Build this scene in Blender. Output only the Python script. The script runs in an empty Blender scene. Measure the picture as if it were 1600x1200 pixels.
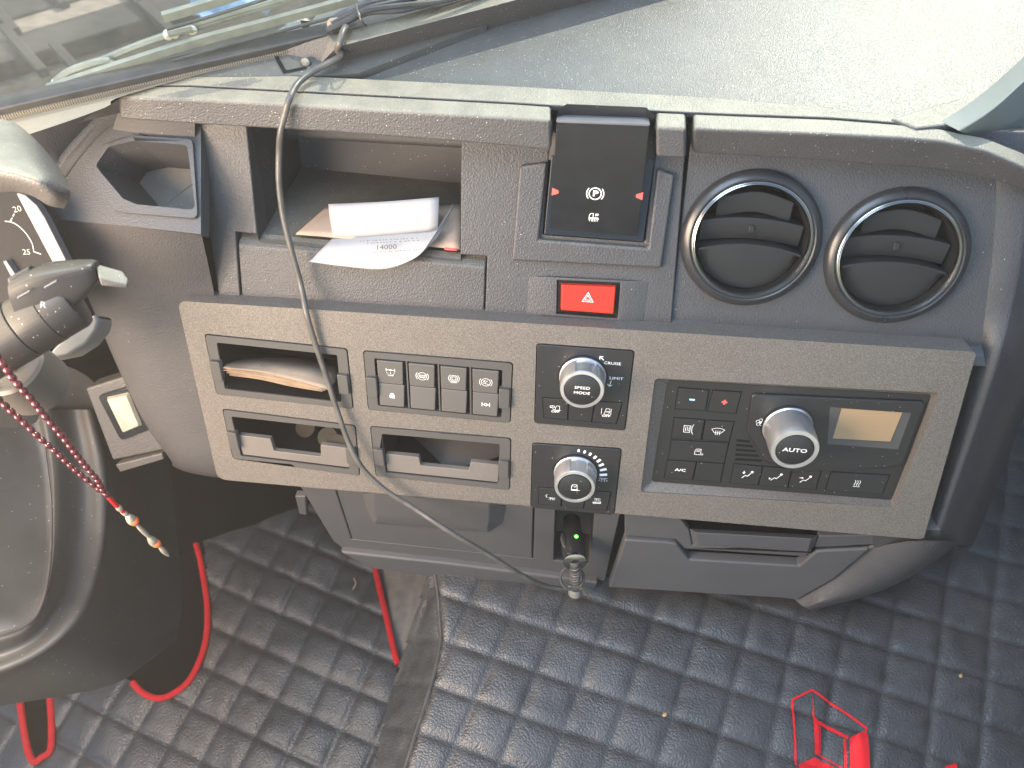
import bpy, bmesh, math, random
from mathutils import Vector, Matrix, noise
from mathutils.geometry import tessellate_polygon

random.seed(7)
R = math.radians
scene = bpy.context.scene
COL = scene.collection

# ------------------------------------------------------------------ camera
F_PX, W_PX, H_PX = 1250.0, 1600.0, 1200.0
YAW, PITCH, ROLL, DIST = R(-6.5), R(55.0), R(-0.85), 0.95
FWD = Vector((math.sin(YAW) * math.cos(PITCH), math.cos(YAW) * math.cos(PITCH), -math.sin(PITCH)))
_r0 = Vector((math.cos(YAW), -math.sin(YAW), 0.0)); _u0 = _r0.cross(FWD)
RIGHT = math.cos(ROLL) * _r0 + math.sin(ROLL) * _u0
UP = -math.sin(ROLL) * _r0 + math.cos(ROLL) * _u0

def ray(px, py):
    return FWD + RIGHT * ((px - 800.0) / F_PX) + UP * ((600.0 - py) / F_PX)

CAM = -DIST * ray(880, 650).normalized()      # the world origin lies on the control fascia
cam_data = bpy.data.cameras.new('camera')
cam_data.sensor_fit = 'HORIZONTAL'; cam_data.sensor_width = 36.0
cam_data.lens = 36.0 * F_PX / W_PX
cam_data.clip_start = 0.02; cam_data.clip_end = 400.0
cam = bpy.data.objects.new('camera', cam_data); COL.objects.link(cam)
cam.matrix_world = Matrix.Translation(CAM) @ Matrix((RIGHT, UP, -FWD)).transposed().to_4x4()
scene.camera = cam
cam_data.dof.use_dof = True; cam_data.dof.focus_distance = 0.93; cam_data.dof.aperture_fstop = 7.0

# ------------------------------------------------------------------ light
SUN_EL, SUN_AZ = R(40), R(24)                 # azimuth from +Y towards +X
SUN_DIR = Vector((math.sin(SUN_AZ) * math.cos(SUN_EL), math.cos(SUN_AZ) * math.cos(SUN_EL), math.sin(SUN_EL)))
world = bpy.data.worlds.new('World'); scene.world = world; world.use_nodes = True
wn = world.node_tree.nodes; wl = world.node_tree.links
sky = wn.new('ShaderNodeTexSky'); sky.sky_type = 'NISHITA'; sky.sun_disc = False
sky.sun_elevation = SUN_EL; sky.sun_rotation = SUN_AZ
sky.dust_density = 0.6; sky.air_density = 1.3; sky.ozone_density = 2.0
bg = wn['Background']; bg.inputs['Strength'].default_value = 0.15
wl.new(sky.outputs[0], bg.inputs[0])
sd = bpy.data.lights.new('sun', 'SUN'); sd.energy = 3.2; sd.angle = R(0.5); sd.color = (1.0, 0.90, 0.72)
sun = bpy.data.objects.new('sun', sd); COL.objects.link(sun)
sun.rotation_euler = (-SUN_DIR).to_track_quat('-Z', 'Y').to_euler()
# warm light that comes back from the sunlit driver's side of the cab
ad = bpy.data.lights.new('cab_light', 'AREA'); ad.shape = 'RECTANGLE'; ad.size = 0.55; ad.size_y = 0.45
ad.energy = 12.0; ad.color = (1.0, 0.76, 0.55)
al = bpy.data.objects.new('cab_light', ad); COL.objects.link(al)
al.location = (-0.74, -0.50, 0.42)
al.rotation_euler = (Vector((-0.15, 0.05, 0.0)) - al.location).to_track_quat('-Z', 'Y').to_euler()

# cool overhead lamp added to tint the tops of things blue, like skylight
cd_ = bpy.data.lights.new('cool_top_fill', 'AREA'); cd_.shape = 'RECTANGLE'; cd_.size = 1.1; cd_.size_y = 0.9
cd_.energy = 15.0; cd_.color = (0.60, 0.79, 1.0)
cl_ = bpy.data.objects.new('cool_top_fill', cd_); COL.objects.link(cl_)
cl_.location = (-0.50, -0.30, 1.75)
cl_.rotation_euler = (Vector((0.0, 0.0, 0.0)) - cl_.location).to_track_quat('-Z', 'Y').to_euler()

vs = scene.view_settings
vs.view_transform = 'Standard'; vs.look = 'None'; vs.gamma = 1.0; vs.exposure = 1.5; vs.use_curve_mapping = False
scene.render.engine = 'CYCLES'
scene.cycles.use_denoising = True
scene.cycles.max_bounces = 8; scene.cycles.transparent_max_bounces = 12
scene.cycles.sample_clamp_indirect = 6.0

# ------------------------------------------------------------------ frames
class Frame:
    """A flat local frame on a real surface: x along it, y up along it, n out of it."""
    def __init__(s, o, x, y):
        s.o = Vector(o); s.x = Vector(x).normalized(); y = Vector(y); s.n = s.x.cross(y).normalized(); s.y = s.n.cross(s.x)
    def P(s, u, v, h=0.0): return s.o + s.x * u + s.y * v + s.n * h
    def uv(s, px, py, h=0.0):
        r = ray(px, py); o = s.o + s.n * h
        d = CAM + r * ((o - CAM).dot(s.n) / r.dot(s.n)) - s.o
        return (d.dot(s.x), d.dot(s.y))
    def W(s, px, py, h=0.0):
        u, v = s.uv(px, py, h); return s.P(u, v, h)
    def poly(s, pts, h=0.0): return [s.uv(a, b, h) for a, b in pts]

def lean(o, a): return Frame(o, (1, 0, 0), (0, math.sin(R(a)), math.cos(R(a))))
def level(z): return Frame((0, 0, z), (1, 0, 0), (0, 1, 0))
def dp(px, py, d): return CAM + ray(px, py) * d

PAN = lean((0, 0, 0), 22)                                  # control fascia
UPF = lean(PAN.W(880, 512) - PAN.n * 0.022, 29.5)          # upper fascia
LIPF = lean(UPF.W(600, 214) + UPF.n * 0.03, 12)            # front of the shelf lip
ZTOP = LIPF.W(600, 173).z
TOP = level(ZTOP)
LOW = lean(PAN.W(880, 808) - PAN.n * 0.028, 2)             # drawers under the fascia
LED = lean(UPF.W(200, 352, .05), 56)                            # ledge by the cluster
TUN_Z = dp(1100, 990, 1.21).z
FLO_Z = dp(512, 927, 1.68).z
TUN, FLO = level(TUN_Z), level(FLO_Z)

# ------------------------------------------------------------------ mesh helpers
ROOT = {}
class MB:
    def __init__(s): s.v = []; s.f = []
    def add(s, vs_, fs_):
        o = len(s.v); s.v += [Vector(p) for p in vs_]; s.f += [tuple(i + o for i in f) for f in fs_]; return s
    def prism(s, fr, poly, h0, h1, top=None, cap=True, back=False):
        n = len(poly); t = top or poly
        vv = [fr.P(u, v, h0) for u, v in poly] + [fr.P(u, v, h1) for u, v in t]
        ff = [(i, (i + 1) % n, n + (i + 1) % n, n + i) for i in range(n)]
        if cap: ff.append(tuple(range(n, 2 * n)))
        if back: ff.append(tuple(reversed(range(n))))
        return s.add(vv, ff)
    def flat(s, fr, poly, h): return s.add([fr.P(u, v, h) for u, v in poly], [tuple(range(len(poly)))])
    def plate(s, fr, outer, holes, h0, h1, walls=True):
        loops = [outer] + list(holes)
        pts = [p for l in loops for p in l]
        tris = tessellate_polygon([[Vector((u, v, 0)) for u, v in l] for l in loops])
        s.add([fr.P(u, v, h1) for u, v in pts], [tuple(t) for t in tris])
        if walls:
            o = len(s.v) - len(pts); k = 0
            for l in loops:
                n = len(l); b = len(s.v)
                s.v += [fr.P(u, v, h0) for u, v in l]
                s.f += [(o + k + i, o + k + (i + 1) % n, b + (i + 1) % n, b + i) for i in range(n)]
                k += n
        return s
    def bowl(s, fr, rim, h1, h0, floor=None):
        n = len(rim); fl = floor or rim
        return s.add([fr.P(u, v, h1) for u, v in rim] + [fr.P(u, v, h0) for u, v in fl],
                     [(i, (i + 1) % n, n + (i + 1) % n, n + i) for i in range(n)] + [tuple(range(n, 2 * n))])
    def box(s, c, ax, ay, az, sx, sy, sz):
        c = Vector(c); vv = [c + ax * (i * sx / 2) + ay * (j * sy / 2) + az * (k * sz / 2) for i in (-1, 1) for j in (-1, 1) for k in (-1, 1)]
        return s.add(vv, [(0, 1, 3, 2), (4, 6, 7, 5), (0, 4, 5, 1), (2, 3, 7, 6), (0, 2, 6, 4), (1, 5, 7, 3)])
    def tube(s, path, r, seg=10, sub=4, cap=True, radii=None):
        p = smooth(path, sub) if sub > 1 else [Vector(q) for q in path]
        n = len(p); vv = []; ff = []
        prev = None
        for i, q in enumerate(p):
            t = (p[min(i + 1, n - 1)] - p[max(i - 1, 0)]).normalized()
            a = prev - t * prev.dot(t) if prev is not None else t.orthogonal()
            a.normalize(); prev = a; b = t.cross(a)
            rr = r if radii is None else radii[min(i // max(sub, 1), len(radii) - 1)]
            vv += [q + (a * math.cos(2 * math.pi * k / seg) + b * math.sin(2 * math.pi * k / seg)) * rr for k in range(seg)]
        for i in range(n - 1):
            for k in range(seg):
                ff.append((i * seg + k, i * seg + (k + 1) % seg, (i + 1) * seg + (k + 1) % seg, (i + 1) * seg + k))
        if cap: ff += [tuple(reversed(range(seg))), tuple(range((n - 1) * seg, n * seg))]
        return s.add(vv, ff)
    def lathe(s, c, n, x, prof, seg=48, cap0=False, cap1=True):
        c = Vector(c); n = Vector(n).normalized(); x = Vector(x); x = (x - n * x.dot(n)).normalized(); y = n.cross(x)
        vv = []; ff = []
        for r, h in prof:
            vv += [c + n * h + (x * math.cos(2 * math.pi * k / seg) + y * math.sin(2 * math.pi * k / seg)) * r for k in range(seg)]
        m = len(prof)
        for i in range(m - 1):
            for k in range(seg):
                ff.append((i * seg + k, i * seg + (k + 1) % seg, (i + 1) * seg + (k + 1) % seg, (i + 1) * seg + k))
        if cap0: ff.append(tuple(reversed(range(seg))))
        if cap1: ff.append(tuple(range((m - 1) * seg, m * seg)))
        return s.add(vv, ff)
    def loft(s, rails, sub=6, cross=1):
        rr = [smooth(r, sub) if sub > 1 else [Vector(q) for q in r] for r in rails]
        if cross > 1: rr = [list(c) for c in zip(*[smooth(list(c), cross) for c in zip(*rr)])]
        n = len(rr[0]); vv = [q for r in rr for q in r]
        ff = [(i * n + k, i * n + k + 1, (i + 1) * n + k + 1, (i + 1) * n + k) for i in range(len(rr) - 1) for k in range(n - 1)]
        return s.add(vv, ff)
    def ball(s, c, r, seg=14, ring=9, sc=(1, 1, 1), axis=None):
        ax = Vector(axis).normalized() if axis is not None else Vector((0, 0, 1))
        x = ax.orthogonal().normalized(); y = ax.cross(x); c = Vector(c)
        vv = []; ff = []
        for i in range(ring + 1):
            th = math.pi * i / ring
            for k in range(seg):
                ph = 2 * math.pi * k / seg
                vv.append(c + (x * (math.cos(ph) * math.sin(th) * sc[0]) + y * (math.sin(ph) * math.sin(th) * sc[1]) + ax * (math.cos(th) * sc[2])) * r)
        for i in range(ring):
            for k in range(seg):
                ff.append((i * seg + k, i * seg + (k + 1) % seg, (i + 1) * seg + (k + 1) % seg, (i + 1) * seg + k))
        return s.add(vv, ff)
    def stroke(s, fr, pts, w, h, closed=False):
        """A thin printed line with mitred joints."""
        n = len(pts); L = []; Rr = []
        for i in range(n):
            a = Vector(pts[(i - 1) % n]) if (closed or i > 0) else None
            b = Vector(pts[i]); c = Vector(pts[(i + 1) % n]) if (closed or i < n - 1) else None
            d1 = (b - a).normalized() if a is not None else (c - b).normalized()
            d2 = (c - b).normalized() if c is not None else d1
            t = d1 + d2
            t = t.normalized() if t.length > 1e-6 else d1
            nn = Vector((-t.y, t.x)); k = 1.0 / max(0.5, nn.dot(Vector((-d1.y, d1.x))))
            L.append(b + nn * (w / 2 * k)); Rr.append(b - nn * (w / 2 * k))
        o = len(s.v)
        for p in L: s.v.append(fr.P(p.x, p.y, h))
        for p in Rr: s.v.append(fr.P(p.x, p.y, h))
        for i in range(n if closed else n - 1):
            j = (i + 1) % n
            s.f.append((o + i, o + j, o + n + j, o + n + i))
        return s
    def build(s, name, mat, parent=None, bevel=0.0, seg=2, smooth_=True, angle=35, label=None, weld=True):
        me = bpy.data.meshes.new(name)
        base = ROOT.get(parent, Vector((0, 0, 0))) if parent is not None else None
        if base is None:
            c = Vector((0, 0, 0))
            for q in s.v: c += q
            base = c / max(1, len(s.v)); base.z = min(q.z for q in s.v)
        me.from_pydata([tuple(q - base) for q in s.v], [], s.f); me.validate()
        bm = bmesh.new(); bm.from_mesh(me)
        if weld: bmesh.ops.remove_doubles(bm, verts=bm.verts, dist=1e-6)
        bmesh.ops.recalc_face_normals(bm, faces=bm.faces)
        bm.to_mesh(me); bm.free()
        if smooth_:
            me.shade_smooth(); me.set_sharp_from_angle(angle=R(angle))
        o = bpy.data.objects.new(name, me); COL.objects.link(o)
        if mat is not None: me.materials.append(mat)
        if parent is not None: o.parent = parent
        else: o.location = base
        ROOT[o] = base
        if bevel > 0:
            b = o.modifiers.new('bevel', 'BEVEL'); b.width = bevel; b.segments = seg; b.limit_method = 'ANGLE'; b.angle_limit = R(32)
            b.harden_normals = True; b.use_clamp_overlap = True
        if label: o['label'] = label
        return o

def smooth(pts, sub):
    p = [Vector(q) for q in pts]
    if len(p) < 3: 
        return [p[0].lerp(p[-1], i / sub) for i in range(sub + 1)]
    out = []
    for i in range(len(p) - 1):
        a = p[i - 1] if i > 0 else p[i] * 2 - p[i + 1]; b = p[i]; c = p[i + 1]
        d = p[i + 2] if i + 2 < len(p) else p[i + 1] * 2 - p[i]
        for k in range(sub):
            t = k / sub
            out.append(0.5 * ((2 * b) + (c - a) * t + (2 * a - 5 * b + 4 * c - d) * t * t + (3 * b - a - 3 * c + d) * t ** 3))
    out.append(p[-1]); return out

def fillet(poly, r, n=5):
    out = []; m = len(poly)
    rs = r if isinstance(r, (list, tuple)) else [r] * m
    for i in range(m):
        a, b, c = Vector(poly[i - 1]), Vector(poly[i]), Vector(poly[(i + 1) % m])
        d1, d2 = (a - b), (c - b); l1, l2 = d1.length, d2.length; d1.normalize(); d2.normalize()
        ang = d1.angle(d2); t = min(rs[i] / max(math.tan(ang / 2), 1e-4), l1 * .45, l2 * .45)
        if rs[i] <= 0 or ang > 3.0: out.append((b.x, b.y)); continue
        p, q = b + d1 * t, b + d2 * t
        for k in range(n + 1):
            s_ = k / n; w = (p * (1 - s_) ** 2 + b * (2 * s_ * (1 - s_)) + q * s_ ** 2)
            out.append((w.x, w.y))
    return out
def inset(poly, d):
    m = len(poly); out = []
    area = sum(poly[i - 1][0] * poly[i][1] - poly[i][0] * poly[i - 1][1] for i in range(m))
    sg = 1 if area > 0 else -1
    for i in range(m):
        a, b, c = Vector(poly[i - 1]), Vector(poly[i]), Vector(poly[(i + 1) % m])
        d1 = (b - a).normalized(); d2 = (c - b).normalized()
        n1 = Vector((-d1.y, d1.x)) * sg; n2 = Vector((-d2.y, d2.x)) * sg
        nn = (n1 + n2); nn = nn / max(0.3, nn.dot(n1)) if nn.length > 1e-6 else n1
        out.append((b.x + nn.x * d, b.y + nn.y * d))
    return out
def bil(q, s, t):
    """Point in a quad given TL, TR, BR, BL; s to the right, t down."""
    a, b, c, d = [Vector(p) for p in q]
    p = a.lerp(b, s).lerp(d.lerp(c, s), t); return (p.x, p.y)
def sub(q, s0, s1, t0, t1): return [bil(q, s0, t0), bil(q, s1, t0), bil(q, s1, t1), bil(q, s0, t1)]
def circ(c, r, n=32, a0=0, a1=360):
    full = abs(a1 - a0) >= 360
    return [(c[0] + r * math.cos(R(a0 + (a1 - a0) * k / (n if full else n - 1))), c[1] + r * math.sin(R(a0 + (a1 - a0) * k / (n if full else n - 1)))) for k in range(n)]
def scat(c, k, pts): return [(c[0] + x * k, c[1] + y * k) for x, y in pts]

def thing(name, label, cat, loc, group=None):
    o = bpy.data.objects.new(name, None); COL.objects.link(o); o.location = Vector(loc); ROOT[o] = Vector(loc)
    o.empty_display_size = 0.02; o['label'] = label; o['category'] = cat
    if group: o['group'] = group
    return o
def tag(o, label, cat, group=None):
    o['label'] = label; o['category'] = cat
    if group: o['group'] = group
    return o
def struct(o): o['kind'] = 'structure'; return o

def text(name, body, fr, c, size, h, mat, parent, sx=1.25, bold=0.0, rot=0.0, align='CENTER'):
    cu = bpy.data.curves.new(name, 'FONT'); cu.body = body; cu.size = 1.0; cu.align_x = align; cu.align_y = 'CENTER'; cu.offset = bold; cu.resolution_u = 2
    t = bpy.data.objects.new(name, cu); me = bpy.data.meshes.new_from_object(t)
    bpy.data.objects.remove(t); bpy.data.curves.remove(cu)
    m = MB(); cr, sr = math.cos(R(rot)), math.sin(R(rot)); vv = []
    for v in me.vertices:
        x, y = v.co.x * sx * size, v.co.y * size
        vv.append(fr.P(c[0] + x * cr - y * sr, c[1] + x * sr + y * cr, h))
    m.add(vv, [tuple(p.vertices) for p in me.polygons]); bpy.data.meshes.remove(me)
    return m.build(name, mat, parent, smooth_=False)

# ------------------------------------------------------------------ materials
def nodes(name):
    m = bpy.data.materials.new(name); m.use_nodes = True
    return m, m.node_tree.nodes, m.node_tree.links, m.node_tree.nodes['Principled BSDF']
def ramp(n, stops):
    r = n.new('ShaderNodeValToRGB'); e = r.color_ramp.elements
    while len(e) < len(stops): e.new(0.5)
    for k, (p, c) in zip(e, stops): k.position = p; k.color = (*c, 1) if len(c) == 3 else c
    return r
def plain(name, col, rough=0.5, metal=0.0, spec=0.5, coat=0.0, emit=None, es=0.0, trans=0.0, var=0.0):
    m, n, l, b = nodes(name)
    b.inputs['Base Color'].default_value = (*col, 1); b.inputs['Roughness'].default_value = rough
    b.inputs['Metallic'].default_value = metal; b.inputs['Specular IOR Level'].default_value = spec
    b.inputs['Coat Weight'].default_value = coat; b.inputs['Coat Roughness'].default_value = 0.08
    b.inputs['Transmission Weight'].default_value = trans
    if emit: b.inputs['Emission Color'].default_value = (*emit, 1); b.inputs['Emission Strength'].default_value = es
    if var > 0:
        g = n.new('ShaderNodeNewGeometry'); t = n.new('ShaderNodeTexNoise'); t.inputs['Scale'].default_value = 60; t.inputs['Detail'].default_value = 6
        l.new(g.outputs['Position'], t.inputs['Vector'])
        r = ramp(n, [(0.3, tuple(c * (1 - var) for c in col)), (0.7, tuple(min(1, c * (1 + var)) for c in col))])
        l.new(t.outputs[0], r.inputs[0]); l.new(r.outputs[0], b.inputs['Base Color'])
        rr = n.new('ShaderNodeMapRange'); rr.inputs[3].default_value = max(0, rough - .1); rr.inputs[4].default_value = min(1, rough + .12)
        l.new(t.outputs[0], rr.inputs[0]); l.new(rr.outputs[0], b.inputs['Roughness'])
    return m
def grain(name, col, rough=0.55, scale=520, bump=0.25, dist=0.0012, fleck=0.0, fleck_col=(.4, .37, .33), dust=0.0, dust_col=(.30, .275, .20), spec=0.5, big=0.12, specks=0.0, metal=0.0):
    """Grained moulded plastic: cell relief, faint tone drift, metallic flecks, dust that settles on upward faces."""
    m, n, l, b = nodes(name)
    g = n.new('ShaderNodeNewGeometry')
    vo = n.new('ShaderNodeTexVoronoi'); vo.feature = 'SMOOTH_F1'; vo.inputs['Scale'].default_value = scale; l.new(g.outputs['Position'], vo.inputs['Vector'])
    no = n.new('ShaderNodeTexNoise'); no.inputs['Scale'].default_value = scale * 0.9; no.inputs['Detail'].default_value = 2; l.new(g.outputs['Position'], no.inputs['Vector'])
    mx = n.new('ShaderNodeMath'); mx.operation = 'ADD'; l.new(vo.outputs['Distance'], mx.inputs[0]); l.new(no.outputs[0], mx.inputs[1])
    bp = n.new('ShaderNodeBump'); bp.inputs['Strength'].default_value = bump; bp.inputs['Distance'].default_value = dist
    l.new(mx.outputs[0], bp.inputs['Height']); l.new(bp.outputs[0], b.inputs['Normal'])
    tn = n.new('ShaderNodeTexNoise'); tn.inputs['Scale'].default_value = 14; tn.inputs['Detail'].default_value = 7; tn.inputs['Roughness'].default_value = .65
    l.new(g.outputs['Position'], tn.inputs['Vector'])
    r = ramp(n, [(0.28, tuple(c * (1 - big) for c in col)), (0.72, tuple(c * (1 + big) for c in col))]); l.new(tn.outputs[0], r.inputs[0])
    out = r.outputs[0]
    if fleck > 0:
        fn = n.new('ShaderNodeTexNoise'); fn.inputs['Scale'].default_value = 900; fn.inputs['Detail'].default_value = 2; l.new(g.outputs['Position'], fn.inputs['Vector'])
        fr_ = ramp(n, [(0.42, (0, 0, 0)), (0.68, (1, 1, 1))]); l.new(fn.outputs[0], fr_.inputs[0])
        fm = n.new('ShaderNodeMath'); fm.operation = 'MULTIPLY'; fm.inputs[1].default_value = fleck; l.new(fr_.outputs[0], fm.inputs[0])
        mi = n.new('ShaderNodeMix'); mi.data_type = 'RGBA'; l.new(fm.outputs[0], mi.inputs[0]); l.new(out, mi.inputs[6]); mi.inputs[7].default_value = (*fleck_col, 1); out = mi.outputs[2]
    if dust > 0:
        sp = n.new('ShaderNodeSeparateXYZ'); l.new(g.outputs['True Normal'], sp.inputs[0])
        up = n.new('ShaderNodeMapRange'); up.inputs[1].default_value = 0.45; up.inputs[2].default_value = 0.95; l.new(sp.outputs[2], up.inputs[0])
        dn = n.new('ShaderNodeTexNoise'); dn.inputs['Scale'].default_value = 28; dn.inputs['Detail'].default_value = 9; dn.inputs['Roughness'].default_value = .7; l.new(g.outputs['Position'], dn.inputs['Vector'])
        dr = n.new('ShaderNodeMapRange'); dr.inputs[1].default_value = .25; dr.inputs[2].default_value = .75; dr.inputs[3].default_value = dust * .55; dr.inputs[4].default_value = dust * 1.25; l.new(dn.outputs[0], dr.inputs[0])
        mu = n.new('ShaderNodeMath'); mu.operation = 'MULTIPLY'; mu.use_clamp = True; l.new(up.outputs[0], mu.inputs[0]); l.new(dr.outputs[0], mu.inputs[1])
        mi = n.new('ShaderNodeMix'); mi.data_type = 'RGBA'; l.new(mu.outputs[0], mi.inputs[0]); l.new(out, mi.inputs[6]); mi.inputs[7].default_value = (*dust_col, 1); out = mi.outputs[2]
    if specks > 0:
        sv = n.new('ShaderNodeTexVoronoi'); sv.inputs['Scale'].default_value = 330; sv.inputs['Randomness'].default_value = 1; l.new(g.outputs['Position'], sv.inputs['Vector'])
        sr = n.new('ShaderNodeMapRange'); sr.inputs[1].default_value = .16; sr.inputs[2].default_value = .10; sr.inputs[3].default_value = 0; sr.inputs[4].default_value = 1; l.new(sv.outputs['Distance'], sr.inputs[0])
        sc = n.new('ShaderNodeSeparateColor'); l.new(sv.outputs['Color'], sc.inputs[0])
        gt = n.new('ShaderNodeMath'); gt.operation = 'GREATER_THAN'; gt.inputs[1].default_value = 1 - specks; l.new(sc.outputs[0], gt.inputs[0])
        mu = n.new('ShaderNodeMath'); mu.operation = 'MULTIPLY'; l.new(sr.outputs[0], mu.inputs[0]); l.new(gt.outputs[0], mu.inputs[1])
        mi = n.new('ShaderNodeMix'); mi.data_type = 'RGBA'; l.new(mu.outputs[0], mi.inputs[0]); l.new(out, mi.inputs[6]); mi.inputs[7].default_value = (.62, .60, .55, 1); out = mi.outputs[2]
    l.new(out, b.inputs['Base Color'])
    b.inputs['Roughness'].default_value = rough; b.inputs['Specular IOR Level'].default_value = spec; b.inputs['Metallic'].default_value = metal
    return m

M = {}
M['plastic'] = grain('grained_charcoal_plastic', (.042, .042, .045), rough=.5, scale=620, bump=.62, dist=.0008, dust=.2, specks=.015)
M['lip'] = grain('dusty_lip_plastic', (.054, .053, .054), rough=.52, scale=620, bump=.62, dist=.0008, dust=.62, specks=.14)
M['pad'] = grain('dusty_pad_plastic', (.055, .058, .058), rough=.37, scale=1000, bump=.45, dist=.0006, dust=.26, dust_col=(.19, .19, .165), spec=.38, specks=.3)
M['left'] = grain('grained_side_plastic', (.045, .044, .046), rough=.5, scale=620, bump=.62, dist=.0008, dust=.12, specks=.015)
M['ledge'] = grain('ledge_plastic', (.046, .049, .055), rough=.5, scale=640, bump=.4, dist=.0007)
M['fascia'] = grain('champagne_flecked_paint', (.100, .089, .078), rough=.42, scale=900, bump=.12, dist=.0005, fleck=.55, fleck_col=(.30, .268, .235), big=.06, metal=.25)
M['low'] = grain('lower_grey_plastic', (.060, .060, .063), rough=.55, scale=700, bump=.15, dist=.0006, big=.08)
M['frame'] = grain('fine_grey_plastic', (.058, .055, .052), rough=.45, scale=1100, bump=.1, dist=.0004, big=.05)
M['wall'] = grain('lit_tray_wall', (.115, .103, .092), rough=.5, scale=1100, bump=.1, dist=.0004)  # lighter tan than the frame: warm light on the wall put into the colour
M['switch'] = grain('soft_switch_plastic', (.070, .066, .061), rough=.5, scale=1100, bump=.06, dist=.0003, big=.05)
M['unit'] = grain('satin_black_plastic', (.014, .014, .015), rough=.38, scale=1100, bump=.06, dist=.0003, big=.08, specks=.06)
M['gloss'] = plain('gloss_black', (.010, .011, .014), rough=.14, spec=.3, var=.15)
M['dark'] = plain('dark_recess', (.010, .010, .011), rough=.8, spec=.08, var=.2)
M['pocket'] = grain('pocket_plastic', (.038, .038, .042), rough=.6, scale=420, bump=.2, dist=.001, dust=.3, specks=.1)
M['chrome'] = plain('bright_chrome', (.75, .75, .75), rough=.16, metal=1.0)
M['satin'] = plain('satin_silver', (.60, .59, .58), rough=.34, metal=.85, var=.06)
M['print'] = plain('white_print', (.80, .80, .78), rough=.5)
M['dimprint'] = plain('grey_print', (.22, .21, .20), rough=.5)
M['ink'] = plain('dark_ink', (.035, .035, .04), rough=.7)
M['redprint'] = plain('red_print', (.75, .10, .08), rough=.5)
M['blueprint'] = plain('blue_print', (.35, .62, .75), rough=.5)
M['red'] = plain('red_button', (.50, .022, .010), rough=.4, spec=.25, coat=.1, var=.06)
M['lcd'] = plain('amber_lcd', (.30, .20, .11), rough=.3, coat=.3)
M['bezel'] = plain('silver_grey_bezel', (.11, .108, .114), rough=.45, var=.05)
M['rubber'] = plain('cable_rubber', (.035, .034, .033), rough=.42, var=.25)
M['paper'] = plain('white_paper', (.29, .285, .285), rough=.85, var=.05)
M['manila'] = plain('tan_paper', (.34, .245, .18), rough=.8, var=.12)
M['cable'] = plain('dusty_cable', (.075, .070, .062), rough=.38, var=.25)
M['stalk'] = grain('stalk_black', (.018, .018, .019), rough=.38, scale=900, bump=.08, dist=.0004, dust=.18, specks=.15, spec=.3)
M['bezel2'] = plain('grey_lever', (.15, .148, .135), rough=.5, var=.08)
M['notes'] = plain('aged_paper', (.20, .14, .09), rough=.8, var=.2)
M['notes2'] = plain('pale_old_paper', (.22, .175, .13), rough=.8, var=.15)
M['coin'] = plain('shaded_coin', (.028, .026, .020), rough=.7, metal=0.0, spec=.12, var=.15)  # kept near black, so the colour carries the shadow inside the insert
M['cord'] = plain('maroon_cord', (.16, .012, .03), rough=.6)
M['bead'] = plain('dark_red_bead', (.045, .003, .008), rough=.16, coat=.3)
M['silver'] = plain('aged_silver', (.46, .42, .33), rough=.3, metal=.45, var=.2)
M['coral'] = plain('coral_bead', (.75, .13, .03), rough=.25, coat=.5)
M['piping'] = plain('red_piping', (.42, .008, .014), rough=.75, spec=.15, var=.12)
M['logo'] = plain('red_embroidery', (.48, .010, .018), rough=.8, spec=.15, var=.1)
M['led'] = plain('green_led', (.05, .8, .08), rough=.2, emit=(.08, 1.0, .05), es=3.0)
M['crumb'] = plain('tan_crumb', (.32, .21, .10), rough=.8, var=.25)
M['beige'] = grain('beige_seal_trim', (.20, .18, .14), rough=.6, scale=600, bump=.1, dist=.0006)
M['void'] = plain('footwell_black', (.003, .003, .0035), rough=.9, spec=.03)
M['shroud'] = grain('smooth_column_plastic', (.028, .029, .029), rough=.5, scale=900, bump=.06, dist=.0004, big=.25, specks=.05)
M['vinyl'] = plain('grey_vinyl', (.14, .13, .12), rough=.5, var=.2)

def leather(name, col):
    m, n, l, b = nodes(name)
    g = n.new('ShaderNodeNewGeometry')
    vo = n.new('ShaderNodeTexVoronoi'); vo.feature = 'F1'; vo.inputs['Scale'].default_value = 330; l.new(g.outputs['Position'], vo.inputs['Vector'])
    n2 = n.new('ShaderNodeTexNoise'); n2.inputs['Scale'].default_value = 40; n2.inputs['Detail'].default_value = 5; l.new(g.outputs['Position'], n2.inputs['Vector'])
    bp = n.new('ShaderNodeBump'); bp.inputs['Strength'].default_value = .42; bp.inputs['Distance'].default_value = .0014; bp.invert = True
    l.new(vo.outputs['Distance'], bp.inputs['Height'])
    b2 = n.new('ShaderNodeBump'); b2.inputs['Strength'].default_value = .15; b2.inputs['Distance'].default_value = .004
    l.new(n2.outputs[0], b2.inputs['Height']); l.new(bp.outputs[0], b2.inputs['Normal']); l.new(b2.outputs[0], b.inputs['Normal'])
    r = ramp(n, [(.3, tuple(c * .75 for c in col)), (.7, tuple(c * 1.3 for c in col))]); l.new(n2.outputs[0], r.inputs[0]); l.new(r.outputs[0], b.inputs['Base Color'])
    rr = n.new('ShaderNodeMapRange'); rr.inputs[3].default_value = .33; rr.inputs[4].default_value = .50; l.new(n2.outputs[0], rr.inputs[0]); l.new(rr.outputs[0], b.inputs['Roughness'])
    b.inputs['Specular IOR Level'].default_value = .5
    return m
M['leather'] = leather('black_leatherette', (.029, .030, .032))

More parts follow.
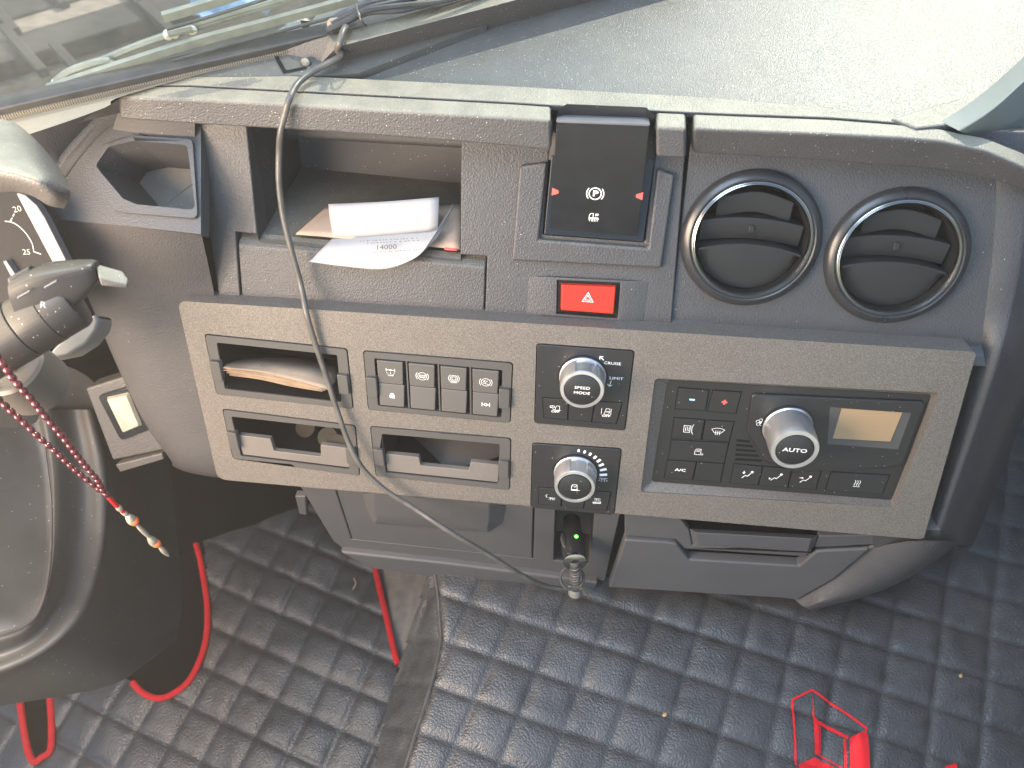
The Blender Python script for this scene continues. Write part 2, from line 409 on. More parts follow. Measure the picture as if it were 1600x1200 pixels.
def glass_mat():
    m = bpy.data.materials.new('windscreen_glass'); m.use_nodes = True; n = m.node_tree.nodes; l = m.node_tree.links; n.clear()
    out = n.new('ShaderNodeOutputMaterial'); tr = n.new('ShaderNodeBsdfTransparent'); tr.inputs[0].default_value = (.94, .965, .95, 1)
    gl = n.new('ShaderNodeBsdfGlossy'); gl.inputs['Roughness'].default_value = .02
    lw = n.new('ShaderNodeLayerWeight'); lw.inputs['Blend'].default_value = .5
    pw = n.new('ShaderNodeMath'); pw.operation = 'POWER'; pw.inputs[1].default_value = 4.0; l.new(lw.outputs['Facing'], pw.inputs[0])
    fr = n.new('ShaderNodeMapRange'); fr.inputs[3].default_value = .04; fr.inputs[4].default_value = .9; l.new(pw.outputs[0], fr.inputs[0])
    mx = n.new('ShaderNodeMixShader'); l.new(fr.outputs[0], mx.inputs[0]); l.new(tr.outputs[0], mx.inputs[1]); l.new(gl.outputs[0], mx.inputs[2])
    df = n.new('ShaderNodeBsdfTranslucent'); df.inputs[0].default_value = (.7, .68, .6, 1)
    d2 = n.new('ShaderNodeBsdfDiffuse'); d2.inputs[0].default_value = (.7, .68, .6, 1)
    ds = n.new('ShaderNodeMixShader'); l.new(df.outputs[0], ds.inputs[1]); l.new(d2.outputs[0], ds.inputs[2])
    g = n.new('ShaderNodeNewGeometry'); no = n.new('ShaderNodeTexNoise'); no.inputs['Scale'].default_value = 22; no.inputs['Detail'].default_value = 8; no.inputs['Roughness'].default_value = .75
    l.new(g.outputs['Position'], no.inputs['Vector'])
    mr = n.new('ShaderNodeMapRange'); mr.inputs[1].default_value = .35; mr.inputs[2].default_value = .8; mr.inputs[3].default_value = .008; mr.inputs[4].default_value = .05; l.new(no.outputs[0], mr.inputs[0])
    m2 = n.new('ShaderNodeMixShader'); l.new(mr.outputs[0], m2.inputs[0]); l.new(mx.outputs[0], m2.inputs[1]); l.new(ds.outputs[0], m2.inputs[2])
    l.new(m2.outputs[0], out.inputs[0]); return m
M['glass'] = glass_mat()

# ================================================================== setting
def project(p):
    d = p - CAM; z = d.dot(FWD); return (800 + F_PX * d.dot(RIGHT) / z, 600 - F_PX * d.dot(UP) / z)
def inside(pt, poly):
    x, y = pt; c = False; j = len(poly) - 1
    for i in range(len(poly)):
        (xi, yi), (xj, yj) = poly[i], poly[j]
        if (yi > y) != (yj > y) and x < (xj - xi) * (y - yi) / (yj - yi) + xi: c = not c
        j = i
    return c

GX, GF = Vector((.884, .467, 0)), Vector((-.467, .884, 0))     # along the windscreen base, and forward of the truck
WB = level(ZTOP + .006).W(300, 105)
GLS = Frame(WB, GX, (Vector((0, 0, 1)) - GF * .12))

def ground_mat():
    m, n, l, b = nodes('dusty_yard_ground'); g = n.new('ShaderNodeNewGeometry')
    t = n.new('ShaderNodeTexNoise'); t.inputs['Scale'].default_value = 1.6; t.inputs['Detail'].default_value = 9; l.new(g.outputs['Position'], t.inputs['Vector'])
    r = ramp(n, [(.35, (.06, .055, .05)), (.5, (.13, .12, .11)), (.7, (.26, .23, .20))]); l.new(t.outputs[0], r.inputs[0]); l.new(r.outputs[0], b.inputs['Base Color']); b.inputs['Roughness'].default_value = .9
    return m
gm = MB().add([(-14, -6, -2.2), (14, -6, -2.2), (14, 18, -2.2), (-14, 18, -2.2)], [(0, 1, 2, 3)])
struct(gm.build('ground', ground_mat(), smooth_=False))
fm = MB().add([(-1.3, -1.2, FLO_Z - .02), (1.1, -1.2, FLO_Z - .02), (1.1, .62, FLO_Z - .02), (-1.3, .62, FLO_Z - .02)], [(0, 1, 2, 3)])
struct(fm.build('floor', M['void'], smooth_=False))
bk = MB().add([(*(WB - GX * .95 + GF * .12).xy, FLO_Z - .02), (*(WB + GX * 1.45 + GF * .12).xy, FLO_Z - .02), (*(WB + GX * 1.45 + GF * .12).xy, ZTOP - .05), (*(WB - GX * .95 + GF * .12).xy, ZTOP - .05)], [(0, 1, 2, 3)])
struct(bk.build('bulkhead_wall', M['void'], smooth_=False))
# grey vinyl of the cab floor, showing in the gap between the two mats
vm = MB(); nv = 26
for i in range(nv + 1):
    for j in range(nv + 1):
        p = FLO.W(540 + 170 * i / nv, 830 + 300 * j / nv, -.006)
        vm.v.append(p + Vector((0, 0, .012 * noise.noise(Vector((p.x * 26, p.y * 7, 1))))))
for i in range(nv):
    for j in range(nv):
        a = i * (nv + 1) + j; vm.f.append((a, a + 1, a + nv + 2, a + nv + 1))
struct(vm.build('floor_vinyl', M['vinyl']))

# ---- quilted mats
def lattice(fr, a, b, c):
    o, p, q = fr.W(*a), fr.W(*b), fr.W(*c); return o, p - o, q - o
LT = lattice(TUN, (1091, 990), (1161, 1012), (1072, 1054))
LF_ = lattice(FLO, (512, 927), (560, 947), (486, 979))
def puff(s, t, A):
    fs = abs((s % 1) - .5) * 2; ft = abs((t % 1) - .5) * 2
    return A * max(0.0, (1 - fs ** 3.6) * (1 - ft ** 3.6)) ** .5
seam_w = [TUN.W(*p) for p in ((640, 700), (664, 830), (682, 905), (688, 960), (689, 1010), (672, 1080), (650, 1150), (628, 1220), (590, 1330))]
seam_w = smooth(seam_w, 6)
def seam_x(y):
    for a, b in zip(seam_w, seam_w[1:]):
        if b.y <= y <= a.y: return a.x + (b.x - a.x) * (y - a.y) / (b.y - a.y)
    return seam_w[0].x if y > seam_w[0].y else seam_w[-1].x
def tunnel_h(x, y):
    o, e1, e2 = LT; det = e1.x * e2.y - e2.x * e1.y; dx, dy = x - o.x, y - o.y
    s = (dx * e2.y - e2.x * dy) / det; t = (e1.x * dy - dx * e1.y) / det
    wob = noise.noise(Vector((x * 5, y * 5, 3))) * .06
    h = puff(s + wob, t + .7 * wob, .0060) + .004 * noise.noise(Vector((x * 9, y * 9, 0))) + .0010 * noise.noise(Vector((x * 34 + 5, y * 22, 2)))
    d = seam_x(y) - x
    h *= min(1.0, .25 + abs(d) / .014)
    if d > 0: h -= d * 1.0 + .004
    h += .05 * max(0.0, (x - .62)) ** 1.0
    return h
def grid_mat(L, rng, n, zf, keep):
    o, e1, e2 = L; i0, i1, j0, j1 = rng; ni, nj = (i1 - i0) * n, (j1 - j0) * n; m = MB(); idx = {}
    pts = []
    for a in range(ni + 1):
        for b in range(nj + 1):
            p = o + e1 * (i0 + a / n) + e2 * (j0 + b / n); q = Vector((p.x, p.y, p.z + zf(p.x, p.y))); pts.append((q, keep(q)))
    def vid(k):
        if k not in idx: idx[k] = len(m.v); m.v.append(pts[k][0])
        return idx[k]
    w = nj + 1
    for a in range(ni):
        for b in range(nj):
            ks = (a * w + b, (a + 1) * w + b, (a + 1) * w + b + 1, a * w + b + 1)
            if all(pts[k][1] for k in ks): m.f.append(tuple(vid(k) for k in ks))
    return m
left_edge = [(668, 700), (668, 890), (650, 950), (628, 1020), (612, 1070), (597, 1130), (582, 1200), (560, 1320)]
def edge_x(y):
    for a, b in zip(left_edge, left_edge[1:]):
        if a[1] <= y <= b[1]: return a[0] + (b[0] - a[0]) * (y - a[1]) / (b[1] - a[1])
    return left_edge[0][0] if y < 700 else left_edge[-1][0]
def keep_t(q):
    px, py = project(q)
    return px > edge_x(py) and px < 1800 and 430 < py < 1330 and q.y < .56
tm = thing('tunnel_mat', 'black diamond quilted leatherette mat with red emblem covering the engine tunnel', 'floor mat', TUN.W(1100, 990))
grid_mat(LT, (-10, 11, -12, 7), 14, tunnel_h, keep_t).build('quilted_cover', M['leather'], tm, angle=180)
MB().tube([p + Vector((-.001, 0, -.001)) for p in seam_w], .0035, seg=8, sub=1).build('seam', M['rubber'], tm)

def drape(poly_px, n=5):
    """A flat embroidered patch following the quilted surface."""
    m = bmesh.new(); vs_ = [m.verts.new(TUN.W(*p)) for p in poly_px]; m.faces.new(vs_)
    bmesh.ops.triangulate(m, faces=m.faces)
    for _ in range(n):
        es = [e for e in m.edges if e.calc_length() > .007]
        if not es: break
        bmesh.ops.subdivide_edges(m, edges=es, cuts=1)
        bmesh.ops.triangulate(m, faces=m.faces)
    for v in m.verts: v.co.z = TUN_Z + tunnel_h(v.co.x, v.co.y) + .0022
    m.verts.index_update(); out = MB(); out.add([v.co.copy() for v in m.verts], [tuple(v.index for v in f.verts) for f in m.faces]); m.free(); return out
def band(a, b, w):
    d = Vector((b[0] - a[0], b[1] - a[1])); nn = Vector((-d.y, d.x)).normalized() * w / 2
    return [(a[0] + nn.x, a[1] + nn.y), (b[0] + nn.x, b[1] + nn.y), (b[0] - nn.x, b[1] - nn.y), (a[0] - nn.x, a[1] - nn.y)]
def zz(pts): return [(1150 + x * .3, 840 + y * .3) for x, y in pts]
logo = MB()
for pl in ([(388, 822), (404, 934), (420, 958), (430, 1132), (404, 1134), (396, 960)],
           [(424, 958), (578, 1042), (572, 1058), (416, 974)],
           [(582, 1048), (676, 1002), (694, 1240), (690, 1330), (584, 1290)],
           [(318, 1186), (404, 1148), (560, 1226), (584, 1290), (690, 1335), (640, 1400), (326, 1230)]):
    d_ = drape(zz(pl)); logo.add(d_.v, d_.f)
for a, b, w in (((288, 850), (388, 800), 3.4), ((388, 800), (676, 1000), 3.4), ((287, 848), (306, 1190), 3.2), ((428, 965), (434, 1128), 1.6), ((556, 1056), (562, 1222), 4), ((416, 1130), (556, 1210), 2.2)):
    (p,), (q,) = zz([a]), zz([b]); d_ = drape(band(p, q, w)); logo.add(d_.v, d_.f)
logo.build('emblem', M['logo'], tm, angle=180, label='red embroidered hollow diamond emblem')
letter = drape([(1473, 1199), (1492, 1193), (1494, 1215), (1500, 1240), (1470, 1240)])
letter.build('embroidered_lettering', M['logo'], tm, angle=180)

cut1 = [(295, 760), (312, 800), (318, 880), (326, 950), (322, 1005), (300, 1058), (272, 1083), (247, 1092), (222, 1082), (207, 1066), (160, 1000), (120, 880), (150, 740)]
cut2 = [(28, 1060), (33, 1110), (42, 1165), (50, 1190), (60, 1190), (78, 1172), (80, 1120), (76, 1060)]
def floor_h(x, y):
    o, e1, e2 = LF_; det = e1.x * e2.y - e2.x * e1.y; dx, dy = x - o.x, y - o.y
    s = (dx * e2.y - e2.x * dy) / det; t = (e1.x * dy - dx * e1.y) / det
    wob = noise.noise(Vector((x * 4, y * 4, 9))) * .09
    return puff(s + wob, t + .8 * wob, .0072) + .008 * noise.noise(Vector((x * 7, y * 7, 4))) + .0014 * noise.noise(Vector((x * 30, y * 20, 6)))
rl = [(545, 790), (585, 880), (604, 965), (622, 1037), (660, 1220), (680, 1350)]
def keep_f(q):
    px, py = project(q)
    if px < -160 or py > 1400 or py < 740: return False
    for a, b in zip(rl, rl[1:]):
        if a[1] <= py <= b[1] and px > a[0] + (b[0] - a[0]) * (py - a[1]) / (b[1] - a[1]): return False
    return not inside((px, py), cut1) and not inside((px, py), cut2)
dm = thing('driver_mat', 'black quilted leatherette floor mat with red piped edges and cut-outs in the driver footwell', 'floor mat', FLO.W(420, 1000))
grid_mat(LF_, (-15, 4, -4, 10), 14, floor_h, keep_f).build('quilted_cover', M['leather'], dm, angle=180)
def on_floor(px, py, up=.004):
    p = FLO.W(px, py); p.z = FLO_Z + max(0.003, floor_h(p.x, p.y) * .6) + up; return FLO.W(*project(p), h=p.z - FLO_Z)
def pip(pts, r=.0062, closed=False):
    w = smooth([FLO.W(a, b, .009) for a, b in pts], 5)
    return MB().tube(w, r, seg=10, sub=1).build('piping', M['piping'], dm)
pip([(583, 872), (592, 915), (604, 965), (613, 1005), (621, 1038)])
pip([(306, 850), (314, 880), (324, 950), (320, 1008), (298, 1060), (270, 1084), (246, 1091), (222, 1082), (207, 1066)])
pip([(26, 1050), (33, 1110), (42, 1165), (52, 1190), (64, 1184), (79, 1170), (80, 1120), (74, 1050)])

for k, (px, py, r, lab) in enumerate(((1497, 851, .0042, 'tan crumb beside the right edge of the dashboard on the tunnel mat'),
                                      (1038, 1118, .0034, 'brown round crumb lying in a diamond left of the red emblem'),
                                      (1498, 1058, .0030, 'small tan crumb lying right of and above the red emblem'))):
    p = TUN.W(px, py); z = TUN_Z + tunnel_h(p.x, p.y); m = MB().ball(Vector((p.x, p.y, z + r * .3)), r, 9, 6, (1.2, .9, .5))
    for v in m.v: v += noise.noise_vector(v * 300) * r * .35
    tag(m.build('crumb', M['crumb']), lab, 'crumb', 'crumbs on the tunnel mat')
p = FLO.W(556, 917); m = MB().tube([Vector((p.x - .004, p.y + .012, FLO_Z + .018)), Vector((p.x + .003, p.y, FLO_Z + .019)), Vector((p.x - .001, p.y - .013, FLO_Z + .018))], .0011, 7, 4)
tag(m.build('lint_thread', M['manila']), 'short pale thread lying on the driver mat beside the red piping', 'thread')

# ---- windscreen, wipers and what lies outside
ws = thing('windscreen', 'dusty windscreen glass with black base seal above the dashboard', 'windscreen', WB)
MB().prism(GLS, [(-.95, 0), (1.4, 0), (1.4, .95), (-.95, .95)], -.005, 0, back=True).build('glass_pane', M['glass'], ws, smooth_=False)
MB().prism(GLS, [(-.95, -.03), (1.4, -.03), (1.4, .007), (-.95, .007)], -.012, .006).build('base_seal', M['rubber'], ws, bevel=.002)
rib = MB()
for k in range(330):
    u = -.5 + k * .0024
    rib.prism(GLS, [(u, -.0055), (u + .0015, -.0055), (u + .0015, -.0005), (u, -.0005)], .0045, .0085)
rib_o = rib.build('ribbed_seal_strip', M['beige'], ws); rib_o['kind'] = 'stuff'

def wiper(label, blade, arm, link, lab_grp):
    t = thing('wiper', label, 'wiper', GLS.W(*blade[0], h=-.02), lab_grp)
    b = [GLS.W(*p, h=-.014) for p in blade]
    m = MB(); sub_ = smooth(b, 6)
    m.loft([[q + GLS.y * .0042 for q in sub_], [q + GLS.y * .004 - GLS.n * .006 for q in sub_], [q - GLS.n * .006 - GLS.y * .004 for q in sub_], [q - GLS.y * .0042 for q in sub_], [q + GLS.y * .0042 for q in sub_]], sub=1)
    m.build('blade', M['wiper'], t)
    MB().tube([q + GLS.n * .006 - GLS.y * .007 for q in b], .0018, 6, 6).build('rubber_edge', M['rubber'], t)
    MB().tube([GLS.W(*p, h=-.035) for p in arm], .0042, 8, 6).build('arm', M['wiper'], t)
    MB().tube([GLS.W(*p, h=-.028) for p in link], .0045, 8, 6).build('yoke', M['wiper'], t)
    for p in (arm[0], link[0], link[-1]):
        MB().lathe(GLS.W(*p, h=-.034), GLS.n, GLS.x, [(.0048, 0), (.0048, .005), (.003, .007)], 16).build('pivot', M['wiperpin'], t)
    return t
M['wiper'] = plain('sun_bleached_wiper', (.17, .18, .16), rough=.5, var=.2)
M['wiperpin'] = plain('wiper_pivot', (.45, .44, .38), rough=.4, var=.1)
wiper('lower wiper with pale bleached arm lying along the windscreen base', [(75, 142), (180, 108), (300, 70), (420, 38), (560, 0)], [(152, 98), (215, 72), (275, 52), (400, 14), (480, -10)], [(88, 128), (110, 112), (150, 98), (172, 96)], 'wipers outside the windscreen')
wiper('upper wiper with thin pale arm above the other wiper', [(255, 30), (330, 8), (450, -30)], [(272, 50), (330, 30), (430, 2), (520, -25)], [(262, 52), (280, 48), (300, 44)], 'wipers outside the windscreen')

def wood(name, c, v=.3):
    m, n, l, b = nodes(name); g = n.new('ShaderNodeNewGeometry'); t = n.new('ShaderNodeTexNoise'); t.inputs['Scale'].default_value = 9; t.inputs['Detail'].default_value = 7
    mp = n.new('ShaderNodeMapping'); mp.inputs['Scale'].default_value = (1, 3, 5); l.new(g.outputs['Position'], mp.inputs[0]); l.new(mp.outputs[0], t.inputs['Vector'])
    r = ramp(n, [(.3, tuple(x * (1 - v) for x in c)), (.7, tuple(x * (1 + v) for x in c))]); l.new(t.outputs[0], r.inputs[0]); l.new(r.outputs[0], b.inputs['Base Color']); b.inputs['Roughness'].default_value = .8
    return m
wa, wb_, wc = wood('weathered_board', (.26, .20, .15)), wood('dark_board', (.045, .038, .032)), wood('grey_board', (.20, .185, .19))
YD = level(-1.75)
boards = []
yy = -14; random.seed(5); names = ['pale sunlit', 'dark weathered', 'grey weathered', 'dark brown', 'sandy', 'black stained', 'light grey', 'dark umber', 'bleached', 'dull brown', 'mid grey', 'dark slate', 'dusty beige']
for k in range(13):
    dk = k % 2; w = random.uniform(.10, .16) if not dk else random.uniform(.20, .30)
    boards.append(((-90, yy + 40), w, [wa, wb_, wc][0 if (k % 4 == 0) else (2 if k % 4 == 2 else 1)], names[k] + ' board')); yy += 9.5 + (5 if dk else 0)
wheres = ['in the boards lying in the yard beyond the windscreen'] * 13
DIRB = (YD.W(300, -30) - YD.W(0, 60)); DIRB.z = 0; DIRB.normalize(); DB2 = Vector((-DIRB.y, DIRB.x, 0))
for k, ((px, py), w, mt, nm) in enumerate(boards):
    p = YD.W(px, py); m = MB().box(p + DIRB * 1.9 + Vector((0, 0, .05 * (k % 3))), DIRB, DB2, Vector((0, 0, 1)), 4.6, w, .09)
    tag(m.build('timber_board', mt, bevel=.01), nm + ' ' + wheres[k], 'board', 'boards stacked in the yard outside')
for k, (px, a) in enumerate(((92, 0), (205, 0), (140, 130), (20, 40), (60, 100), (250, 40))):
    p = YD.W(px, a + 20); m = MB().box(p + Vector((0, 0, .16)), (DB2 - DIRB * .15).normalized(), DIRB, Vector((0, 0, 1)), .55, .05, .05)
    tag(m.build('timber_batten', wb_, bevel=.008), ('dark batten crossing the yard boards', 'dark batten crossing the far yard boards near the upper wiper', 'dark batten across the yard boards beside the lower wiper pivot', 'dark batten lying above the cluster hood in the yard', 'dark batten among the nearest yard boards', 'dark batten beside the blue tarpaulin in the yard')[k], 'batten', 'battens across the yard boards')
def sheet(name, label, cat, pts, z, mat, amp):
    fr = level(z); n = 14; a, b, c, d = [fr.W(*p) for p in pts]; m = MB()
    for i in range(n + 1):
        for j in range(n + 1):
            q = a.lerp(b, i / n).lerp(d.lerp(c, i / n), j / n); m.v.append(q + Vector((0, 0, amp * noise.noise(q * 6) + amp * .5 * noise.noise(q * 17))))
    for i in range(n):
        for j in range(n):
            k = i * (n + 1) + j; m.f.append((k, k + 1, k + n + 2, k + n + 1))
    o = m.build(name, mat); sl = o.modifiers.new('solid', 'SOLIDIFY'); sl.thickness = .01; tag(o, label, cat)
sheet('tarpaulin', 'crumpled bright blue tarpaulin in the yard behind the wipers', 'tarpaulin', [(300, 20), (420, -20), (430, 10), (320, 42)], -1.55, plain('blue_tarp', (.25, .42, .60), .6, var=.25), .12)
sheet('red_cloth', 'faded red cloth on the ground below the lower wiper', 'cloth', [(130, 132), (200, 108), (212, 118), (140, 142)], -1.6, plain('faded_red_cloth', (.36, .12, .12), .8, var=.3), .05)
sheet('grey_sacking', 'pale grey sacking heaped in the yard by the cable bundle', 'sacking', [(400, 60), (520, 20), (540, 60), (420, 92)], -1.6, plain('grey_sack', (.42, .40, .37), .85, var=.3), .14)

# ================================================================== dashboard
dash = thing('dashboard', 'charcoal grained plastic truck dashboard with champagne control fascia, shelf and drawers', 'dashboard', LOW.W(880, 900))
def lerp_px(tab, x):
    for (a, b), (c, d) in zip(tab, tab[1:]):
        if a <= x <= c: return b + (d - b) * (x - a) / (c - a)
    return tab[0][1] if x < tab[0][0] else tab[-1][1]
LT_T = [(170, 157), (200, 152), (300, 155), (462, 164), (600, 173), (800, 184), (855, 187.5), (1025, 199), (1150, 204), (1300, 210), (1400, 215), (1470, 221), (1540, 236), (1600, 262), (1640, 290)]
LT_B = [(170, 184), (200, 188), (300, 195), (519, 208), (719, 223), (800, 230), (855, 236), (1025, 247), (1082, 249), (1300, 262), (1480, 276), (1560, 292), (1640, 320)]
LT_C = [(170, 133), (300, 134), (800, 161), (867, 165.5), (1022, 174), (1150, 179.5), (1300, 185), (1455, 197), (1540, 214), (1600, 238), (1640, 262)]
LT_P = [(170, 128), (300, 112), (512, 120), (800, 134), (1062, 149), (1150, 155), (1300, 168), (1465, 190), (1540, 208), (1600, 232), (1640, 256)]
def lip_section(x0, x1, n, right=False):
    r = [[] for _ in range(6)]
    for k in range(n + 1):
        x = x0 + (x1 - x0) * k / n
        T = LIPF.W(x, lerp_px(LT_T, x)); B = LIPF.W(x, lerp_px(LT_B, x)); fr = level(T.z)
        C_ = fr.W(x, lerp_px(LT_C, x))
        if right: B = B - LIPF.n * .012
        r[0].append(B + Vector((0, .045, .006))); r[1].append(B); r[2].append(T); r[3].append(C_); r[4].append(C_ - Vector((0, 0, .004))); r[5].append(C_ + Vector((0, .004, -.03)))
    m = MB().loft(r, sub=1); cnt = n + 1
    m.f.append(tuple(i * cnt for i in range(6))); m.f.append(tuple(i * cnt + n for i in reversed(range(6))))
    return m
lip = lip_section(186, 861, 60).build('shelf_lip', M['lip'], dash, bevel=.006, seg=4)
lip_section(1025, 1072, 8).build('shelf_lip', M['lip'], dash, bevel=.005, seg=4)
lip_section(1083, 1632, 50, True).build('shelf_lip', M['lip'], dash, bevel=.006, seg=4)
m = MB(); n = 70; r = [[], [], [], []]
for k in range(n + 1):
    x = 205 + (1474 - 205) * k / n; z = LIPF.W(x, lerp_px(LT_T, x)).z; fr = level(z)
    a = fr.W(x, lerp_px(LT_C, x)) + Vector((0, .0014, 0)); b = fr.W(x, lerp_px(LT_P, x))
    r[0].append(a - Vector((0, 0, .006))); r[1].append(a); r[2].append(b); r[3].append(b - Vector((0, 0, .012)))
m.loft(r, sub=1); m.build('top_edge_strip', M['lip'], dash, bevel=.0015)
PADL = level(ZTOP - .007)
pad = [(x, lerp_px(LT_P, x) + 1.0) for x in range(480, 1475, 20)] + [(1500, 180), (1545, 140), (1620, 70), (1760, -60), (1760, -260), (700, -260), (470, 60)]
MB().prism(PADL, PADL.poly(pad), -.02, 0).build('top_pad', M['pad'], dash)
flat = [(170, 150), (180, 133), (260, 122), (512, 119), (560, 116), (760, 40), (760, -20), (520, 48), (300, 112)]
MB().prism(TOP, TOP.poly(flat), -.012, .0012).build('top_corner', M['pad'], dash)
g_ = MB().stroke(TOP, [TOP.uv(*p) for p in ((427, 79), (436, 98), (446, 115), (480, 108))], .004, .0022)
g_.build('corner_groove', M['dark'], dash)
RT = level(ZTOP + .026); RT2 = level(ZTOP + .003)
ridge = [[RT2.W(*p) for p in ((440, 80), (505, 58), (700, 6), (900, -46), (1100, -98))],
         [RT.W(*p) for p in ((518, 54), (525, 52), (700, 6), (900, -47), (1100, -100))],
         [RT.W(*p) for p in ((533, 71), (540, 70), (700, 28), (900, -25), (1100, -78))],
         [PADL.W(*p) for p in ((497, 108), (503, 110), (700, 62), (900, 8), (1100, -46))],
         [PADL.W(*p) - Vector((0, 0, .02)) for p in ((490, 116), (503, 116), (700, 68), (900, 14), (1100, -40))]]
m = MB().loft(ridge, sub=4); nn_ = 4 * 4 + 1
m.f.append(tuple(i * nn_ for i in range(5))); m.build('defrost_ridge', M['lip'], dash, bevel=.004, seg=3)
m = MB().ball(TOP.W(478, 99, .001), .0055, 12, 8, (1, 1.3, .9)); m.build('ridge_stop', M['lip'], dash)

# ---- upper fascia with the open pocket, brake notch and hazard cut-out
VT = (ZTOP - .012 - UPF.o.z) / UPF.y.z
uL, uR = UPF.uv(312, 300)[0], UPF.uv(1056, 330)[0]
outer = [(uL, VT), (uR, VT), UPF.uv(1046, 545), UPF.uv(349, 510)]
hp = [(UPF.uv(386, 200)[0], VT - .004), UPF.uv(402, 366), UPF.uv(368, 363), UPF.uv(376, 475), UPF.uv(757, 510), UPF.uv(761, 401), UPF.uv(719, 398), (UPF.uv(720, 235)[0], VT - .004)]
hb = [(UPF.uv(860, 240)[0], VT - .004), UPF.uv(848, 367), UPF.uv(1007, 379), (UPF.uv(1024, 245)[0], VT - .004)]
hh = UPF.poly([(871, 436), (969, 440), (965, 496), (870, 489)])
MB().plate(UPF, outer, [hp, hb, hh], -.03, 0).build('upper_fascia', M['plastic'], dash, bevel=.0018)
pk = [(UPF.uv(386, 200)[0], VT - .004), UPF.uv(402, 378), UPF.uv(719, 410), (UPF.uv(720, 235)[0], VT - .004)]
pb = [(pk[0][0], pk[0][1] + .03), (pk[1][0] + .004, pk[1][1] + .055), (pk[2][0] - .004, pk[2][1] + .055), (pk[3][0], pk[3][1] + .03)]
MB().bowl(UPF, pk, -.004, -.15, pb).build('open_pocket', M['pocket'], dash)
m = MB(); MB.prism(m, UPF, [(pk[0][0], -0.0 + pk[0][1] - .015), (pk[3][0], pk[3][1] - .015), (pk[3][0], pk[3][1] - .06), (pk[0][0], pk[0][1] - .06)], -.13, -.10)
m.build('pocket_ledge', M['pocket'], dash, bevel=.006, seg=3)
df = UPF.poly([(370, 367), (759, 404), (755.5, 506), (378, 472)])
dt = UPF.poly([(371, 383), (758.5, 419), (755.5, 506), (378, 472)])
MB().prism(UPF, df, -.014, -.0012, top=dt).build('pocket_front', M['plastic'], dash, bevel=.002, seg=3)
# bezel standing around the brake lever
ub = UPF.poly([(812, 258), (800, 405), (1033, 417), (1054, 272), (1026, 262), (1012, 385), (843, 372), (856, 252)])
MB().prism(UPF, ub, -.002, .0065).build('brake_bezel', M['plastic'], dash, bevel=.003, seg=3)
hz0 = UPF.poly([(826, 431), (1013, 440), (1004, 508), (823, 492)]); hz1 = UPF.poly([(862, 431), (980, 437), (975, 501), (859, 491)])
MB().plate(UPF, hz0, [hh], 0, .0006, walls=False)
m = MB(); nH = 4
m.v += [UPF.P(u, v, .0004) for u, v in hz0] + [UPF.P(u, v, .0042) for u, v in hz1] + [UPF.P(u, v, .0042) for u, v in hh] + [UPF.P(u, v, -.01) for u, v in hh]
for a, b in ((0, 4), (4, 8), (8, 12)):
    for i in range(4): m.f.append((a + i, a + (i + 1) % 4, b + (i + 1) % 4, b + i))
m.build('hazard_surround', M['plastic'], dash, bevel=.002, seg=3)
# vent panel on the right
vc1, vc2 = UPF.uv(1175, 377, .004), UPF.uv(1404, 405, .004); VR = .0705
vo = [(UPF.uv(1064, 330)[0], VT), (UPF.uv(1585, 400)[0], VT), UPF.uv(1560, 570), UPF.uv(1043, 545)]
MB().plate(UPF, vo, [circ(vc1, VR - .002, 40), circ(vc2, VR - .002, 40)], -.03, -.005).build('vent_panel', M['plastic'], dash, bevel=.002)
vb = UPF.poly([(1040, 499), (1540, 544), (1545, 572), (1037, 530)])
MB().prism(UPF, vb, -.006, .004, top=UPF.poly([(1040, 508), (1536, 553), (1541, 572), (1037, 530)])).build('vent_panel_sill', M['low'], dash, bevel=.002)
# right-hand wrap-around trim
def rail(rows): return [fr.W(a, b, h) for a, b, fr, h in rows]
U_, P_ = UPF, PAN
rt = [rail([(1540, 246, U_, -.008), (1545, 330, U_, -.007), (1540, 420, U_, -.007), (1528, 490, U_, -.008), (1527, 552, P_, -.032), (1500, 650, P_, -.032), (1470, 750, P_, -.032), (1438, 850, P_, -.032)]),
      rail([(1570, 248, U_, -.003), (1574, 330, U_, -.002), (1566, 420, U_, -.001), (1552, 490, U_, -.002), (1540, 552, P_, -.020), (1511, 650, P_, -.020), (1480, 750, P_, -.020), (1447, 850, P_, -.020)]),
      rail([(1594, 258, U_, -.004), (1598, 330, U_, .000), (1588, 420, U_, .001), (1574, 490, U_, .000), (1556, 560, P_, -.012), (1527, 650, P_, -.012), (1492, 750, P_, -.012), (1458, 848, P_, -.012)]),
      rail([(1606, 262, U_, -.010), (1610, 330, U_, -.006), (1600, 420, U_, -.005), (1585, 490, U_, -.006), (1567, 560, P_, -.018), (1538, 650, P_, -.018), (1503, 750, P_, -.018), (1468, 850, P_, -.018)]),
      rail([(1640, 280, U_, -.05), (1640, 340, U_, -.05), (1632, 420, U_, -.05), (1614, 490, U_, -.05), (1592, 560, P_, -.06), (1561, 650, P_, -.06), (1526, 750, P_, -.06), (1490, 852, P_, -.06)]),
      rail([(1700, 300, U_, -.22), (1700, 340, U_, -.22), (1690, 420, U_, -.22), (1660, 490, U_, -.22), (1628, 560, P_, -.22), (1598, 650, P_, -.22), (1562, 750, P_, -.22), (1520, 852, P_, -.22)])]
MB().loft(rt, sub=5, cross=3).build('side_trim', M['left'], dash, angle=180)

